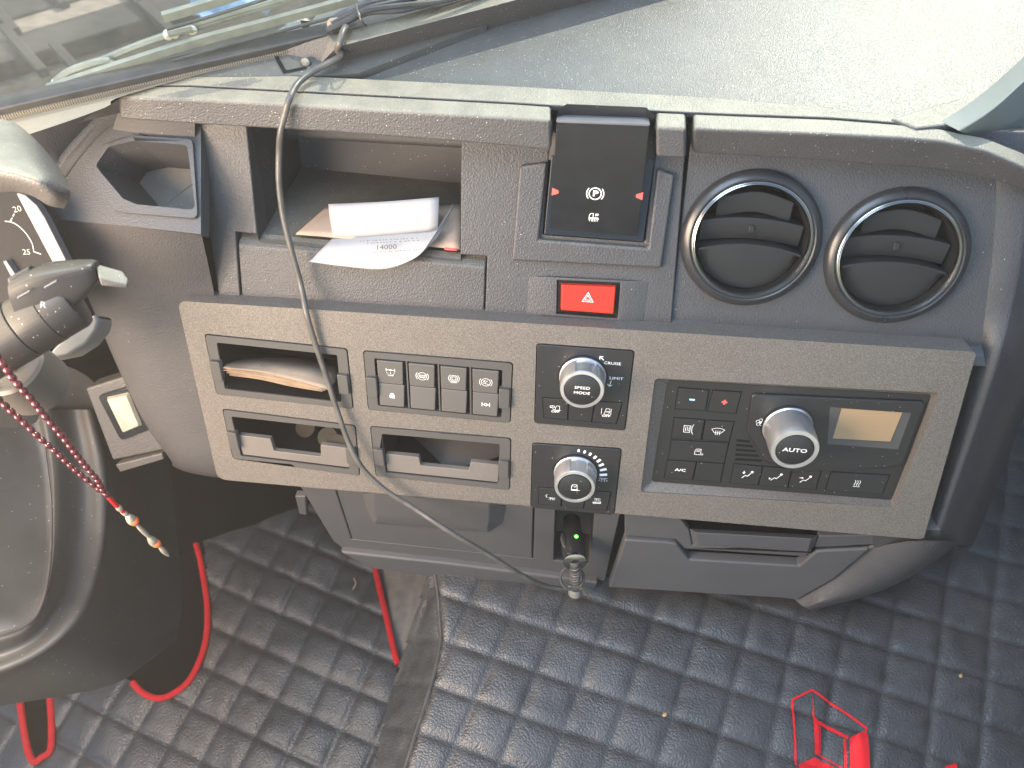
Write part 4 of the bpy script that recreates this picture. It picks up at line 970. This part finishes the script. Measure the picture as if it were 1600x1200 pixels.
# ---- air vents
def vent(c, label):
    o = UPF.P(*c, -.005); t = thing('air_vent', label, 'air vent', UPF.P(*c, -.06), 'round air vents')
    MB().lathe(o, UPF.n, UPF.x, [(.0735, 0), (.0730, .004), (.0700, .0085), (.0650, .0105), (.0632, .0095), (.0628, .006)], 72, cap1=False).build('outer_ring', M['vent'], t, angle=50)
    MB().lathe(o, UPF.n, UPF.x, [(.0634, .0086), (.0626, .0108), (.0612, .0112), (.0606, .0098), (.0602, .0100), (.0594, .0104), (.0582, .0088), (.0578, .006)], 72, cap1=False).build('chrome_ring', M['chrome2'], t, angle=60)
    MB().lathe(o, UPF.n, UPF.x, [(.0580, .007), (.0575, .002), (.0565, -.055)], 60, cap1=True).build('barrel', M['dark'], t)
    b = .0568
    def blade(v0, bow, drop, hf, back):
        rr = [[], [], [], []]
        for k in range(25):
            f = -0.97 + 1.94 * k / 24; u = None
            ve = v0 + bow * (1 - f * f); w = math.sqrt(max(1e-8, b * b - min(abs(ve), b * .98) ** 2)); u = f * w
            lo = -math.sqrt(max(0, b * b - u * u)); vd = max(lo + .001, ve - drop)
            rr[0].append(UPF.P(c[0] + u, c[1] + ve + .0006, -.030)); rr[1].append(UPF.P(c[0] + u, c[1] + ve, hf)); rr[2].append(UPF.P(c[0] + u, c[1] + ve - .0022, hf + .0002)); rr[3].append(UPF.P(c[0] + u, c[1] + vd, hf - back))
        return MB().loft(rr, sub=1)
    blade(-.013, .009, .055, .0005, .010).build('blade', M['blade'], t, bevel=.0006)
    blade(.016, .006, .024, -.008, .007).build('blade', M['blade'], t, bevel=.0006)
    blade(.040, .009, .022, -.010, .005).build('blade', M['blade'], t, bevel=.0006)
    MB().prism(UPF, [(c[0] - .003, c[1] + .006), (c[0] + .003, c[1] + .006), (c[0] + .003, c[1] + .014), (c[0] - .003, c[1] + .014)], -.02, -.008).build('tab', M['blade'], t, bevel=.001)
    return t
M['vent'] = plain('vent_ring_black', (.022, .022, .023), rough=.3, var=.1)
M['chrome2'] = plain('dark_chrome', (.30, .29, .27), rough=.2, metal=1.0)
M['blade'] = plain('vent_blade_black', (.016, .016, .017), rough=.42, spec=.3, var=.1)
vent(vc1, 'round black air vent with chrome ring beside the parking brake lever')
vent(vc2, 'round black air vent with chrome ring at the outer end of the dashboard')

# ---- parking brake lever
BRK = lean(UPF.W(925, 365) + UPF.n * .008, 18)
pbk = thing('parking_brake', 'glossy black parking brake lever plate with white P symbol above the hazard switch', 'parking brake', BRK.W(925, 368))
bp_ = BRK.poly([(869.5, 192), (1015, 197), (996, 369), (859.5, 357.5)])
MB().prism(BRK, fillet(bp_, .0025, 3), -.010, 0).build('lever_plate', M['brake'] if 'brake' in M else M['gloss'], pbk, bevel=.0012)
MB().prism(BRK, BRK.poly([(869, 187.5), (1015.5, 192.5), (1015, 197), (869.5, 191.5)]), -.016, .0012).build('top_rim', M['bezel'], pbk, bevel=.0008)
hs = UPF.poly([(861, 240), (849, 366), (1006, 378), (1024, 246)])
MB().prism(UPF, hs, -.03, .0035, top=inset(hs, .0008)).build('housing', M['gloss'], pbk, bevel=.001)
m = MB(); a, b = TOP.W(879, 164, .0015), TOP.W(1016, 170, .0015); c, d = BRK.W(1021, 194, -.016), BRK.W(866, 189, -.016)
e, f_ = BRK.W(1024, 262, -.020), BRK.W(856, 252, -.020)
m.loft([[TOP.W(872, 172, .0005), a + Vector((.004, .002, 0)), b + Vector((-.004, .002, 0)), TOP.W(1024, 182, .0005)], [d - BRK.n * .004, d.lerp(c, .08), d.lerp(c, .92), c - BRK.n * .004], [f_ - BRK.n * .004, f_.lerp(e, .08), f_.lerp(e, .92), e - BRK.n * .004]], sub=1)
m.build('hood', M['unit'], pbk)
bc_ = BRK.uv(930, 302.5)
icon('brake_symbol', BRK, bc_, .0003, pbk, [C(0, 0, 5.4, 28), C(0, 0, 7.6, 14, 140, 220), C(0, 0, 7.6, 14, -40, 40)], w=1.2, k=.00115)
text('lettering', 'P', BRK, (bc_[0] + .0002, bc_[1]), .0088, .0003, M['print'], pbk, 1.3, .03)
tc = BRK.uv(927.5, 340)
icon('truck_symbol', BRK, (tc[0], tc[1] + .001), .0003, pbk, [[(-4, -1), (-4, 1.6), (-2.6, 3.2), (-.6, 3.2), (-.6, -1)], [(1.6, 3.0), (1.6, .6)], [(1.6, 2.9), (3.8, 2.9), (3.8, 1.6), (1.6, 1.6)]], [[(-4.4, -1), (4.4, -.6), (4.4, -1.8), (-4.2, -2.0)]], w=.75, k=.00115)
text('lettering', 'TEST', BRK, (tc[0], tc[1] - .0030), .0036, .0003, M['print'], pbk, 1.45, .01)
for x_, y_, s_ in ((868.5, 299.5, 1), (998, 306, -1)):
    p = BRK.uv(x_, y_); icon('red_marker', BRK, p, .0003, pbk, fills=[[(-4 * s_, 4.2), (-4 * s_, -4.2), (2.8 * s_, -1.6), (2.8 * s_, 1.4)]], mat='redprint', k=.001)

# ================================================================== loose things
def solid(o, t): s_ = o.modifiers.new('solid', 'SOLIDIFY'); s_.thickness = t; s_.offset = 0; return o
# receipt in the open pocket
rc = thing('receipt', 'folded white paper receipt printed 14000 hanging out of the open pocket', 'receipt', UPF.W(565, 418, .012))
lower = [rail([(521, 371, U_, -.012), (570, 368, U_, -.013), (630, 363, U_, -.013), (684, 358, U_, -.012), (702, 336, U_, -.022), (708, 317, U_, -.032)]),
         rail([(508, 384, U_, .002), (560, 383, U_, .001), (625, 380, U_, .001), (678, 374, U_, .002), (692, 350, U_, -.010), (702, 330, U_, -.022)]),
         rail([(496, 396, U_, .008), (556, 401, U_, .008), (618, 401, U_, .008), (664, 389, U_, .009), (682, 364, U_, .002), (694, 342, U_, -.012)]),
         rail([(483, 409, U_, .012), (545, 417, U_, .013), (602, 420, U_, .012), (650, 402, U_, .014), (672, 376, U_, .010), (688, 352, U_, -.002)])]
solid(MB().loft(lower, sub=5, cross=4).build('lower_leaf', M['paper'], rc, angle=180), .0004)
upper = [rail([(521, 372, U_, -.0115), (600, 368, U_, -.012), (684, 359, U_, -.0115)]), rail([(516, 345, U_, -.012), (600, 340, U_, -.010), (685, 332, U_, -.012)]), rail([(513, 319, U_, -.020), (600, 315, U_, -.016), (686, 308, U_, -.018)])]
solid(MB().loft(upper, sub=5, cross=4).build('upper_leaf', M['paper'], rc, angle=180), .0004)
pa, pb_, pd = UPF.W(560, 388, .0055), UPF.W(650, 383, .0065), UPF.W(604, 372, .0)
RCF = Frame(UPF.W(604, 387, .0075), pb_ - pa, UPF.W(608, 372, -.001) - UPF.W(600, 402, .0105))
text('lettering', '14000', RCF, (0, 0), .0075, .0016, M['ink'], rc, 1.3)
ln = MB(); random.seed(3)
for row, y in enumerate((.0085, .0058, -.0048)):
    x = -.030 + .008 * row
    while x < .036:
        w = random.uniform(.0008, .0022); ln.stroke(RCF, [(x, y), (x + w, y)], .0007, .0014 - .00012 * abs(row)); x += w + random.uniform(.0008, .004)
ln.build('faint_print', M['ink'], rc, smooth_=False)['kind'] = 'stuff'
env = [rail([(462, 366, U_, -.008), (520, 371, U_, -.009), (600, 378, U_, -.009), (660, 384, U_, -.009), (718, 390, U_, -.009)]),
       rail([(485, 346, U_, -.030), (540, 345, U_, -.030), (600, 350, U_, -.030), (660, 352, U_, -.028), (719, 356, U_, -.028)]),
       rail([(512, 322, U_, -.060), (560, 316, U_, -.062), (610, 318, U_, -.062), (670, 322, U_, -.060), (719, 320, U_, -.060)])]
en = solid(MB().loft(env, sub=5, cross=3).build('envelope', M['manila']), .0012); tag(en, 'crumpled tan envelope lying in the open pocket under the white receipt', 'envelope')
bl = solid(MB().loft([rail([(694, 389.5, U_, -.006), (714, 392, U_, -.006)]), rail([(696, 384, U_, -.013), (716, 386, U_, -.013)])], sub=2).build('red_booklet', M['redprint']), .001)
tag(bl, 'red booklet corner showing under the tan envelope in the open pocket', 'booklet')
# folded old papers in the insert
fp = thing('folded_papers', 'wad of folded yellowed papers sticking out of the storage insert', 'papers', PAN.W(440, 600, .01))
for k in range(7):
    d = k * 1.9; o = .0010 * k; e = (0, 4, -3, 6, 1, 8, 3)[k]; sgn = 1 if k % 2 else -1
    rr = [rail([(366 + k, 560 + d, P_, -.055), (420, 557 + d, P_, -.060), (480, 561 + d, P_, -.060), (530, 572 + d * .6, P_, -.055)]),
          rail([(354 + k + e * .5, 568 + d, P_, -.015), (415, 568 + d, P_, -.012), (475, 575 + d, P_, -.010), (526 - e * .4, 588 + d * .6, P_, -.012)]),
          rail([(349 + k + e, 575 + d, P_, .004 - o), (405, 582 + d + .6 * sgn, P_, .008 - o), (455, 592 + d - .5 * sgn, P_, .011 - o), (512 - e - k, 608 + d * .35, P_, .014 - o)])]
    solid(MB().loft(rr, sub=5, cross=4).build('sheet', M['notes2'] if k in (0, 3) else M['notes'], fp, angle=180), .0005)
PF = Frame(PAN.W(420, 573, -.006), PAN.W(450, 577, -.006) - PAN.W(410, 570, -.006), PAN.y - PAN.n * .6)
MB().stroke(PF, [(-.010, 0), (.010, -.0008)], .0012, .0035).build('faint_print', M['ink'], fp, smooth_=False)
# coins
for k, (x, y, h, lab) in enumerate(((512, 683, -.02, 'worn brass coin lying flat in the notched insert behind the cable'), (477, 668, -.05, 'coin at the back of the notched insert, mostly in shadow'), (526, 694, -.012, 'coin under the cable against the wall of the notched insert'))):
    cfr = lean(PAN.W(x, y, h), 62); m = MB().lathe(cfr.o, cfr.n, cfr.x, [(.0125, -.0012), (.0130, -.0009), (.0130, .0004), (.0124, .0007), (.0110, .0004)], 40, cap0=True); tag(m.build('coin', M['coin']), lab, 'coin', 'coins in the insert')

# 12 V plug, LED, spring strain relief and its cable
A = LOW.W(893, 812, -.03); B = LOW.W(899, 884, .052); ax = (B - A).normalized(); Lp = (B - A).length
ch = thing('charger_cable', 'black 12 V charger plug with green lamp and long cable draped over the dashboard', 'charger', B)
m = MB().lathe(A, ax, Vector((1, 0, 0)), [(.0125, 0), (.0130, Lp * .30), (.0165, Lp * .42), (.0172, Lp * .62), (.0160, Lp * .80), (.0150, Lp * .90)], 40, cap1=True); m.build('plug_body', M['plug'] if 'plug' in M else M['unit'], ch, angle=50)
sidev = ax.cross(Vector((1, 0, 0))).normalized()
if sidev.dot(CAM - A) < 0: sidev = -sidev
m = MB().ball(A + ax * Lp * .60 - Vector((1, 0, 0)) * .0128 + sidev * .0095, .0085, 16, 10, (.35, 1, 1.7), axis=ax); m.build('grip_pad', M['frame'], ch)
MB().lathe(A + ax * Lp * .88, ax, Vector((1, 0, 0)), [(.0150, 0), (.0162, .001), (.0162, .0045), (.0145, .0055)], 40).build('end_collar', M['chrome2'], ch, angle=40)
lp = A + ax * Lp * .56 + sidev * .0166 + Vector((.0025, 0, 0)); MB().ball(lp, .0027, 12, 8).build('led', M['led'], ch, label='lit green indicator lamp')
sp_path = [B - ax * .006, LOW.W(899, 890, .053), LOW.W(898.5, 901, .052), LOW.W(898, 913, .048)]
MB().tube(sp_path, .0050, 12, 6).build('strain_relief', M['rubber'], ch)
spp = smooth(sp_path, 30); coil = []
for i, q in enumerate(spp):
    t_ = (spp[min(i + 1, len(spp) - 1)] - spp[max(i - 1, 0)]).normalized(); a = Vector((1, 0, 0)); a = (a - t_ * a.dot(t_)).normalized(); b = t_.cross(a); ph = i * .62
    coil.append(q + (a * math.cos(ph) + b * math.sin(ph)) * .0062)
MB().tube(coil, .0015, 6, 1).build('spring', M['spring'] if 'spring' in M else M['frame'], ch)
rc_ = LOW.W(894, 904, .050); ring = [rc_ + RIGHT * (math.cos(R(a)) * .0165) + UP * (math.sin(R(a)) * .0165) + FWD * .004 for a in range(0, 361, 15)]
MB().tube(ring, .0021, 8, 2).build('cable_loop', M['rubber'], ch)
MB().lathe(LOW.W(899, 922, .030), Vector((0, -.5, -1)), Vector((1, 0, 0)), [(.009, -.004), (.0105, .002), (.010, .008), (.006, .010)], 24).build('pale_cap', M['bezel2'], ch)
def tp(px, py, h): return level(ZTOP + h).W(px, py)
cable = [tp(541, 41, .034), tp(536, 50, .036), tp(531, 66, .032), tp(527, 78, .022), tp(533, 86, .016), tp(520, 95, .014), tp(490, 111, .010), tp(466, 130, .010), tp(452, 155, .010),
         LIPF.W(444, 182, .010), LIPF.W(438, 208, .014), LIPF.W(436, 240, .012), UPF.W(436, 285, .034), UPF.W(442, 335, .030), UPF.W(455, 390, .026), UPF.W(470, 445, .022), PAN.W(479, 490, .010), PAN.W(492, 535, .009), PAN.W(511, 592, .010),
         PAN.W(528, 645, .014), PAN.W(545, 692, .018), PAN.W(566, 731, .020), PAN.W(600, 764, .020), PAN.W(645, 793, .022), LOW.W(700, 829, .062), LOW.W(760, 864, .066), LOW.W(815, 898, .068), LOW.W(852, 915, .062), LOW.W(882, 919, .055), LOW.W(898, 913, .049)]
MB().tube(cable, .0033, 12, 6).build('cable', M['cable'] if 'cable' in M else M['rubber'], ch)

# bundle of black wires on the defrost ridge
wb2 = thing('wire_bundle', 'coiled bundle of black wires tied together at the windscreen base', 'wire bundle', tp(600, 30, .02)); random.seed(11)
for k in range(11):
    h = .030 + .004 * (k % 3); o = (k - 5) * 2.8; jit = lambda s: random.uniform(-s, s)
    pts = [tp(516 + jit(6), 44 + o * .4 + jit(3), h - .006), tp(540 + jit(8), 27 + o * .7 + jit(2), h), tp(575, 12 + o * .75 + jit(3), h + .006), tp(630, 2 + o * .9 + jit(4), h + .004), tp(700, -14 + o * 1.1 + jit(5), h), tp(790, -38 + o * 1.2, h - .004)]
    MB().tube(pts, .0030, 8, 6).build('wire', M['wire'] if 'wire' in M else M['rubber'], wb2)
MB().tube([tp(556, 6, .046), tp(560, 20, .050), tp(566, 34, .044), tp(572, 40, .034)], .0012, 6, 4).build('cable_tie', M['rubber'], wb2)
MB().lathe(tp(519, 38, .030), Vector((-.6, -.8, .3)), Vector((0, 0, 1)), [(.0055, -.012), (.0060, 0), (.0048, .003)], 20).build('wire_end', M['beige'], wb2)

# prayer beads hanging plumb from the stalk
VB = lean(dp(8, 590, .70), 0)
bd = thing('prayer_beads', 'string of dark red prayer beads with silver and coral tassel hanging from the stalk', 'prayer beads', VB.W(262, 868))
def z4(pts): return [(x * .25, 560 + y * .25) for x, y in pts]
sA = z4([(-60, -60), (25, 40), (70, 110), (110, 160), (150, 205), (190, 245), (240, 310), (290, 370), (340, 428), (390, 487), (432, 540), (475, 597), (515, 648), (560, 702), (605, 755), (650, 835), (685, 868)])
sB = z4([(-80, 190), (20, 282), (60, 322), (105, 362), (160, 412), (210, 462), (265, 512), (320, 560), (370, 602), (415, 647), (465, 692), (510, 732), (555, 768), (600, 803), (635, 832), (685, 868)])
me_b = None
def strand(pts, off, phase):
    global me_b
    w = [VB.W(*p, h=off) for p in pts]; MB().tube(w, .0016, 8, 5).build('cord', M['cord'], bd)
    s_ = smooth(w, 12); acc = phase
    for a, b in zip(s_, s_[1:]):
        acc += (b - a).length
        if acc >= .0098:
            acc = 0
            if me_b is None:
                o = MB().ball(Vector(ROOT[bd]), .0040, 14, 10, (.85, .85, 1.1), axis=(.3, 0, -1)).build('bead', M['bead'], bd); me_b = o.data
            else:
                o = bpy.data.objects.new('bead', me_b); COL.objects.link(o); o.parent = bd
            o.location = b - ROOT[bd]
strand(sA, .006, .002); strand(sB, -.002, .005)
w = [VB.W(*p, h=.002) for p in z4([(675, 862), (705, 895), (740, 932), (770, 958)])]; MB().tube(w, .0026, 8, 4).build('cord_knot', M['piping'], bd)
def tas(a, b, r0, r1, name, mat, n=7):
    a, b = VB.W(*z4([a])[0], h=.002), VB.W(*z4([b])[0], h=.002); d = (b - a); L = d.length
    MB().lathe(a, d, Vector((1, 0, 0)), [(r0 + (r1 - r0) * math.sin(math.pi * k / n), L * k / n) for k in range(n + 1)], 16, cap0=True).build(name, M[mat], bd, angle=70)
tas((735, 925), (752, 945), .0028, .0034, 'silver_ring', 'silver'); tas((752, 948), (800, 985), .0015, .0030, 'silver_bead', 'silver')
tas((795, 980), (850, 1040), .0022, .0055, 'silver_cap', 'silver'); tas((815, 1000), (858, 1032), .002, .0056, 'coral_bead', 'coral')
tas((850, 1035), (940, 1125), .0016, .0030, 'silver_tube', 'silver'); tas((930, 1115), (985, 1175), .0022, .0054, 'silver_cap', 'silver')
tas((950, 1140), (1002, 1172), .002, .0055, 'coral_bead', 'coral'); tas((990, 1170), (1055, 1235), .0010, .0034, 'silver_drop', 'silver')

# instrument cluster, hood and stalks on the driver's side
M['dial'] = plain('matt_dial_black', (.012, .012, .013), rough=.7, spec=.15)
CLU = lean(dp(40, 360, .83), 38)
cl = thing('instrument_cluster', 'black dial face marked 20 and 25 with silver bezel beside the stalk', 'instrument cluster', CLU.W(40, 430))
MB().prism(CLU, CLU.poly([(-120, 240), (30, 290), (112, 425), (70, 520), (-120, 560)]), -.02, 0).build('dial_face', M['dial'], cl)
MB().prism(CLU, fillet(CLU.poly([(25, 299), (41, 304), (59, 320), (72, 340), (109, 414), (96, 428), (86, 414)], .008), .002, 2), 0, .010).build('bezel', M['bezel'], cl, bevel=.0015)
MB().prism(CLU, CLU.poly([(6, 408), (11, 406), (30, 434), (22, 438)], .006), 0, .008).build('bezel', M['bezel'], cl, bevel=.001)
arc = [(8, 345.5), (20, 347.5), (32, 355), (43, 367), (51, 381), (53.5, 394)]
MB().stroke(CLU, [(v.x, v.y) for v in smooth([Vector((*CLU.uv(*p), 0)) for p in arc], 4)], .0011, .0006).build('scale_arc', M['dimprint'], cl, smooth_=False)
for a, b in (((17, 346), (20, 340)), ((21, 338), (23, 334)), ((53.5, 393), (65, 397))):
    MB().stroke(CLU, [CLU.uv(*a), CLU.uv(*b)], .0013, .0008).build('scale_tick', M['dimprint'], cl, smooth_=False)
text('lettering', '20', CLU, CLU.uv(27.5, 327), .0085, .0006, M['dimprint'], cl, 1.15, 0, 14)
text('lettering', '25', CLU, CLU.uv(42, 394), .0080, .0006, M['dimprint'], cl, 1.15, 0, 4)
hdr = [[dp(*p) for p in ((-60, 178, 0.755), (0, 186, 0.745), (28, 195, 0.745), (63, 226, 0.735), (88, 257, 0.735), (101, 277, 0.735))],
       [dp(*p) for p in ((-60, 215, 0.695), (0, 220, 0.690), (30, 228, 0.690), (62, 248, 0.690), (88, 268, 0.700), (107, 289, 0.715))],
       [dp(*p) for p in ((-60, 252, 0.660), (0, 257, 0.655), (40, 267, 0.655), (66, 276, 0.657), (88, 284, 0.670), (109, 297, 0.690))],
       [dp(*p) for p in ((-60, 275, 0.665), (0, 279, 0.660), (36, 287, 0.660), (62, 297, 0.663), (88, 308, 0.673), (109, 308, 0.695))],
       [dp(*p) for p in ((-60, 300, 0.705), (0, 300, 0.700), (26, 300, 0.700), (52, 307, 0.700), (76, 321, 0.705), (100, 326, 0.715))]]
ho = MB().loft(hdr, sub=5, cross=3).build('cluster_hood', M['lip'], angle=70); tag(ho, 'rounded dusty charcoal hood over the instrument cluster', 'cluster hood')

st = thing('control_stalk', 'black cylindrical steering column stalk marked R with sunlit flat tip', 'stalk', dp(60, 530, .70))
s0, s1 = dp(-90, 585, .70), dp(118, 466, .715); sax = (s1 - s0).normalized(); SL = (s1 - s0).length
MB().lathe(s0, sax, UP, [(.0275, 0), (.0275, SL * .60), (.0270, SL * .603), (.0260, SL * .608), (.0270, SL * .613), (.0272, SL * .62), (.0268, SL * .80), (.0258, SL * .803), (.0264, SL * .808), (.0262, SL * .96), (.0245, SL * .99), (.020, SL)], 48).build('barrel', M['stalk'] if 'stalk' in M else M['shroud'], st, angle=30)
t0, t1, t2_ = dp(70, 446, .695), dp(128, 436, .70), dp(152, 430, .70); t3 = dp(200, 438, .705)
sec = []
for c, hw, th in ((dp(40, 482, .70), .030, .016), (dp(75, 462, .70), .0275, .016), (dp(108, 446, .70), .021, .014), (dp(132, 434, .70), .0150, .0115), (dp(151, 424, .70), .0085, .0085), (dp(153, 424, .70), .004, .004)):
    e1 = (UP * .85 - FWD * .53); e2 = (FWD * .85 + UP * .53)
    sec.append([c + e1 * hw * math.copysign(abs(math.cos(R(a))) ** .5, math.cos(R(a))) + e2 * th * math.copysign(abs(math.sin(R(a))) ** .5, math.sin(R(a))) for a in range(0, 361, 15)])
MB().loft(sec, sub=1, cross=2).build('tongue', M['stalk'], st, angle=50)
tipf = [dp(149, 411, .702), dp(192, 423, .712), dp(201, 436, .712), dp(199, 444, .706), dp(178, 440, .700), dp(154, 433, .694)]
m = MB(); n6 = len(tipf); dwn = (FWD * .55 - UP * .83) * .010
m.add(tipf + [q + dwn * (.9 if i in (0, 5) else .45) for i, q in enumerate(tipf)], [tuple(range(n6)), tuple(reversed(range(n6, 2 * n6)))] + [(i, (i + 1) % n6, n6 + (i + 1) % n6, n6 + i) for i in range(n6)])
m.build('tip', M['lip'], st, bevel=.0015, seg=3)
MB().box(dp(36, 432, .69), sax, (UP - FWD * .3).normalized(), FWD, .022, .008, .012).build('thumb_button', M['shroud'], st, bevel=.002)
for px, py in ((38, 458), (80, 442)):
    MB().box(dp(px, py + 2, .675), sax, UP, FWD, .012, .0018, .003).build('marker', M['bezel'], st, bevel=.0005)
SF = Frame(dp(68, 477, .672), sax, -sax.cross(FWD)); SF = SF if SF.y.dot(UP) > 0 else Frame(dp(68, 477, .672), sax, sax.cross(FWD))
text('lettering', 'R', SF, (0, 0), .0075, .0010, M['dimprint'], st, 1.2, 0, -35)
sb = thing('ignition_switch', 'grey round ignition switch on the steering column under the stalk', 'ignition switch', dp(15, 600, .76))
cfr = Frame(dp(12, 568, .77), RIGHT, UP * .9 + FWD * .4)
MB().lathe(cfr.o, cfr.n, cfr.x, [(.034, -.05), (.034, 0), (.031, .003), (.028, .003), (.026, -.001)], 48).build('barrel', M['frame'], sb, angle=40)
MB().lathe(cfr.o + cfr.n * .001, cfr.n, cfr.x, [(.012, -.001), (.012, .006), (.009, .008)], 32).build('key_slot', M['satin'], sb, angle=40)
ov = [dp(*p) for p in ((70, 562, .86), (82, 545, .86), (115, 512, .86), (140, 494, .86), (149, 490, .862), (154, 500, .865), (150, 516, .868), (132, 538, .868), (105, 555, .868))]
m = MB(); cen = sum(ov, Vector()) / len(ov); n9 = len(ov); m.add(ov + [q + FWD * .03 for q in ov], [tuple(range(n9))] + [(i, (i + 1) % n9, n9 + (i + 1) % n9, n9 + i) for i in range(n9)])
tag(m.build('wiper_lever', M['bezel2'] if 'bezel2' in M else M['bezel'], bevel=.004, seg=3), 'pale grey rounded lever end sticking out behind the stalk', 'lever')

# rocker switch on the column bracket
RK = lean(dp(190, 655, 1.07), 30)
rk = thing('column_switch', 'chrome rocker switch in a grey bracket beside the left fascia', 'switch', RK.W(190, 715))
MB().prism(RK, RK.poly([(133, 607), (200, 586), (262, 702), (176, 720)]), -.03, 0).build('bracket', M['left'], rk, bevel=.003)
MB().prism(RK, RK.poly([(182, 724), (255, 706), (258, 716), (190, 736)]), -.03, .004).build('bracket_flange', M['left'], rk, bevel=.002)
MB().prism(RK, fillet(RK.poly([(156, 616), (205, 601), (237, 668), (192, 686)]), .006, 4), 0, .006).build('switch_body', M['gloss'], rk, bevel=.0015)
rkq = RK.poly([(165, 620), (201, 612), (223, 665), (193, 678)], .007)
MB().prism(RK, fillet(rkq, .002, 3), .004, .011, top=fillet(inset(rkq, .003), .002, 3)).build('rocker', plain('cream_chrome', (.26, .245, .20), rough=.35, metal=.1, var=.2), rk, bevel=.001)

# moulded shroud of the steering column at the lower left
cs = thing('column_shroud', 'large dark moulded steering column shroud above the driver footwell', 'column shroud', dp(60, 1060, .95))
sr_ = [[dp(*p) for p in ((190, 640, 1.24), (212, 730, 1.24), (222, 830, 1.22), (230, 930, 1.18), (226, 1010, 1.13), (180, 1068, 1.04), (-80, 1116, .95))],
       [dp(*p) for p in ((160, 640, 1.16), (178, 730, 1.14), (176, 830, 1.10), (160, 925, 1.04), (136, 985, .99), (62, 1042, .94), (-80, 1092, .90))],
       [dp(*p) for p in ((140, 640, 1.12), (160, 730, 1.10), (162, 830, 1.06), (146, 915, 1.0), (120, 968, .95), (52, 1026, .915), (-80, 1074, .88))],
       [dp(*p) for p in ((112, 640, 1.12), (128, 730, 1.10), (128, 830, 1.06), (112, 910, 1.0), (90, 955, .96), (40, 1006, .925), (-80, 1048, .895))],
       [dp(*p) for p in ((70, 640, 1.08), (84, 730, 1.06), (86, 830, 1.02), (80, 900, .97), (66, 945, .93), (30, 990, .905), (-80, 1018, .88))],
       [dp(*p) for p in ((40, 640, 1.08), (62, 730, 1.06), (70, 830, 1.02), (66, 900, .97), (52, 940, .94), (20, 978, .91), (-80, 1000, .885))],
       [dp(*p) for p in ((-80, 640, 1.0), (-80, 730, .98), (-80, 830, .95), (-80, 900, .92), (-80, 930, .90), (-80, 950, .88), (-80, 970, .87))]]
MB().loft(sr_, sub=6, cross=4).build('shell', M['shroud'], cs, angle=180)
MB().loft([sr_[0], [q + FWD * .12 + RIGHT * .0 for q in sr_[0]]], sub=6).build('underside', M['shroud'], cs, angle=180)
MB().tube([dp(70, 700, 1.045), dp(80, 790, 1.025), dp(79, 870, .985), dp(70, 930, .940), dp(48, 972, .912), dp(0, 990, .890), dp(-60, 998, .878)], .0016, 8, 6).build('pad_seam', M['rubber'], cs)
# dark gaiter that fills the gap between shroud and dashboard
gt_ = [[dp(*p) for p in ((-60, 560, 1.0), (60, 560, 1.06), (150, 600, 1.12), (200, 700, 1.2))], [dp(*p) for p in ((-60, 640, 1.0), (60, 650, 1.08), (140, 690, 1.18), (190, 760, 1.26))], [dp(*p) for p in ((-60, 760, 1.05), (60, 760, 1.12), (130, 800, 1.2), (180, 840, 1.3))]]
tag(MB().loft(gt_, sub=5, cross=4).build('column_gaiter', M['shroud'], angle=180), 'dark smooth gaiter between the stalk and the column shroud', 'gaiter')

# passenger-side pillar trim and door beyond the dashboard
pl_ = thing('pillar_trim', 'dark windscreen pillar trim with pale foot at the end of the dashboard top', 'pillar trim', TOP.W(1560, 170))
m = MB().loft([[TOP.W(1470, 190, .004), TOP.W(1530, 150, .004), TOP.W(1610, 80, .004), TOP.W(1740, -40, .004)], [TOP.W(1500, 205, .004), TOP.W(1552, 170, .02), TOP.W(1625, 105, .03), TOP.W(1770, -10, .03)], [TOP.W(1560, 232, -.06), TOP.W(1610, 215, -.06), TOP.W(1690, 150, -.06), TOP.W(1840, 40, -.06)]], sub=4)
m.build('trim_shell', plain('pillar_glare_grey', (.15, .165, .15), rough=.6, var=.05), pl_, bevel=.002)  # trim colour lightened to put the glare on it into the base
MB().prism(TOP, TOP.poly([(1388, 190), (1468, 166), (1500, 158), (1535, 176), (1480, 200), (1430, 206)]), -.02, .004).build('trim_foot', M['lip'], pl_, bevel=.003)
dr = thing('door_panel', 'dark passenger door panel beyond the right end of the dashboard', 'door panel', (.86, -.1, TUN_Z))
MB().box((.88, .0, -.05), Vector((1, 0, 0)), Vector((0, 1, 0)), Vector((0, 0, 1)), .05, 1.6, 1.0).build('door_skin', M['low'], dr, bevel=.01)
MB().box((.845, -.1, .05), Vector((1, 0, 0)), Vector((0, 1, 0)), Vector((0, 0, 1)), .05, .7, .08).build('armrest', M['low'], dr, bevel=.012, seg=3)

# ---- thin haze volume added to lift the blacks like a lens veil
hz_ = MB().box((0, 5.5, 1.0), Vector((1, 0, 0)), Vector((0, 1, 0)), Vector((0, 0, 1)), 30, 26, 8.4)
hm = bpy.data.materials.new('veil_haze'); hm.use_nodes = True; hn = hm.node_tree.nodes; hn.clear()
ho_ = hn.new('ShaderNodeOutputMaterial'); pv = hn.new('ShaderNodeVolumePrincipled'); pv.inputs['Density'].default_value = .030
pv.inputs['Color'].default_value = (.97, .96, .92, 1); pv.inputs['Anisotropy'].default_value = .5
hm.node_tree.links.new(pv.outputs[0], ho_.inputs['Volume'])
hzo = hz_.build('haze', hm, smooth_=False); hzo['kind'] = 'stuff'
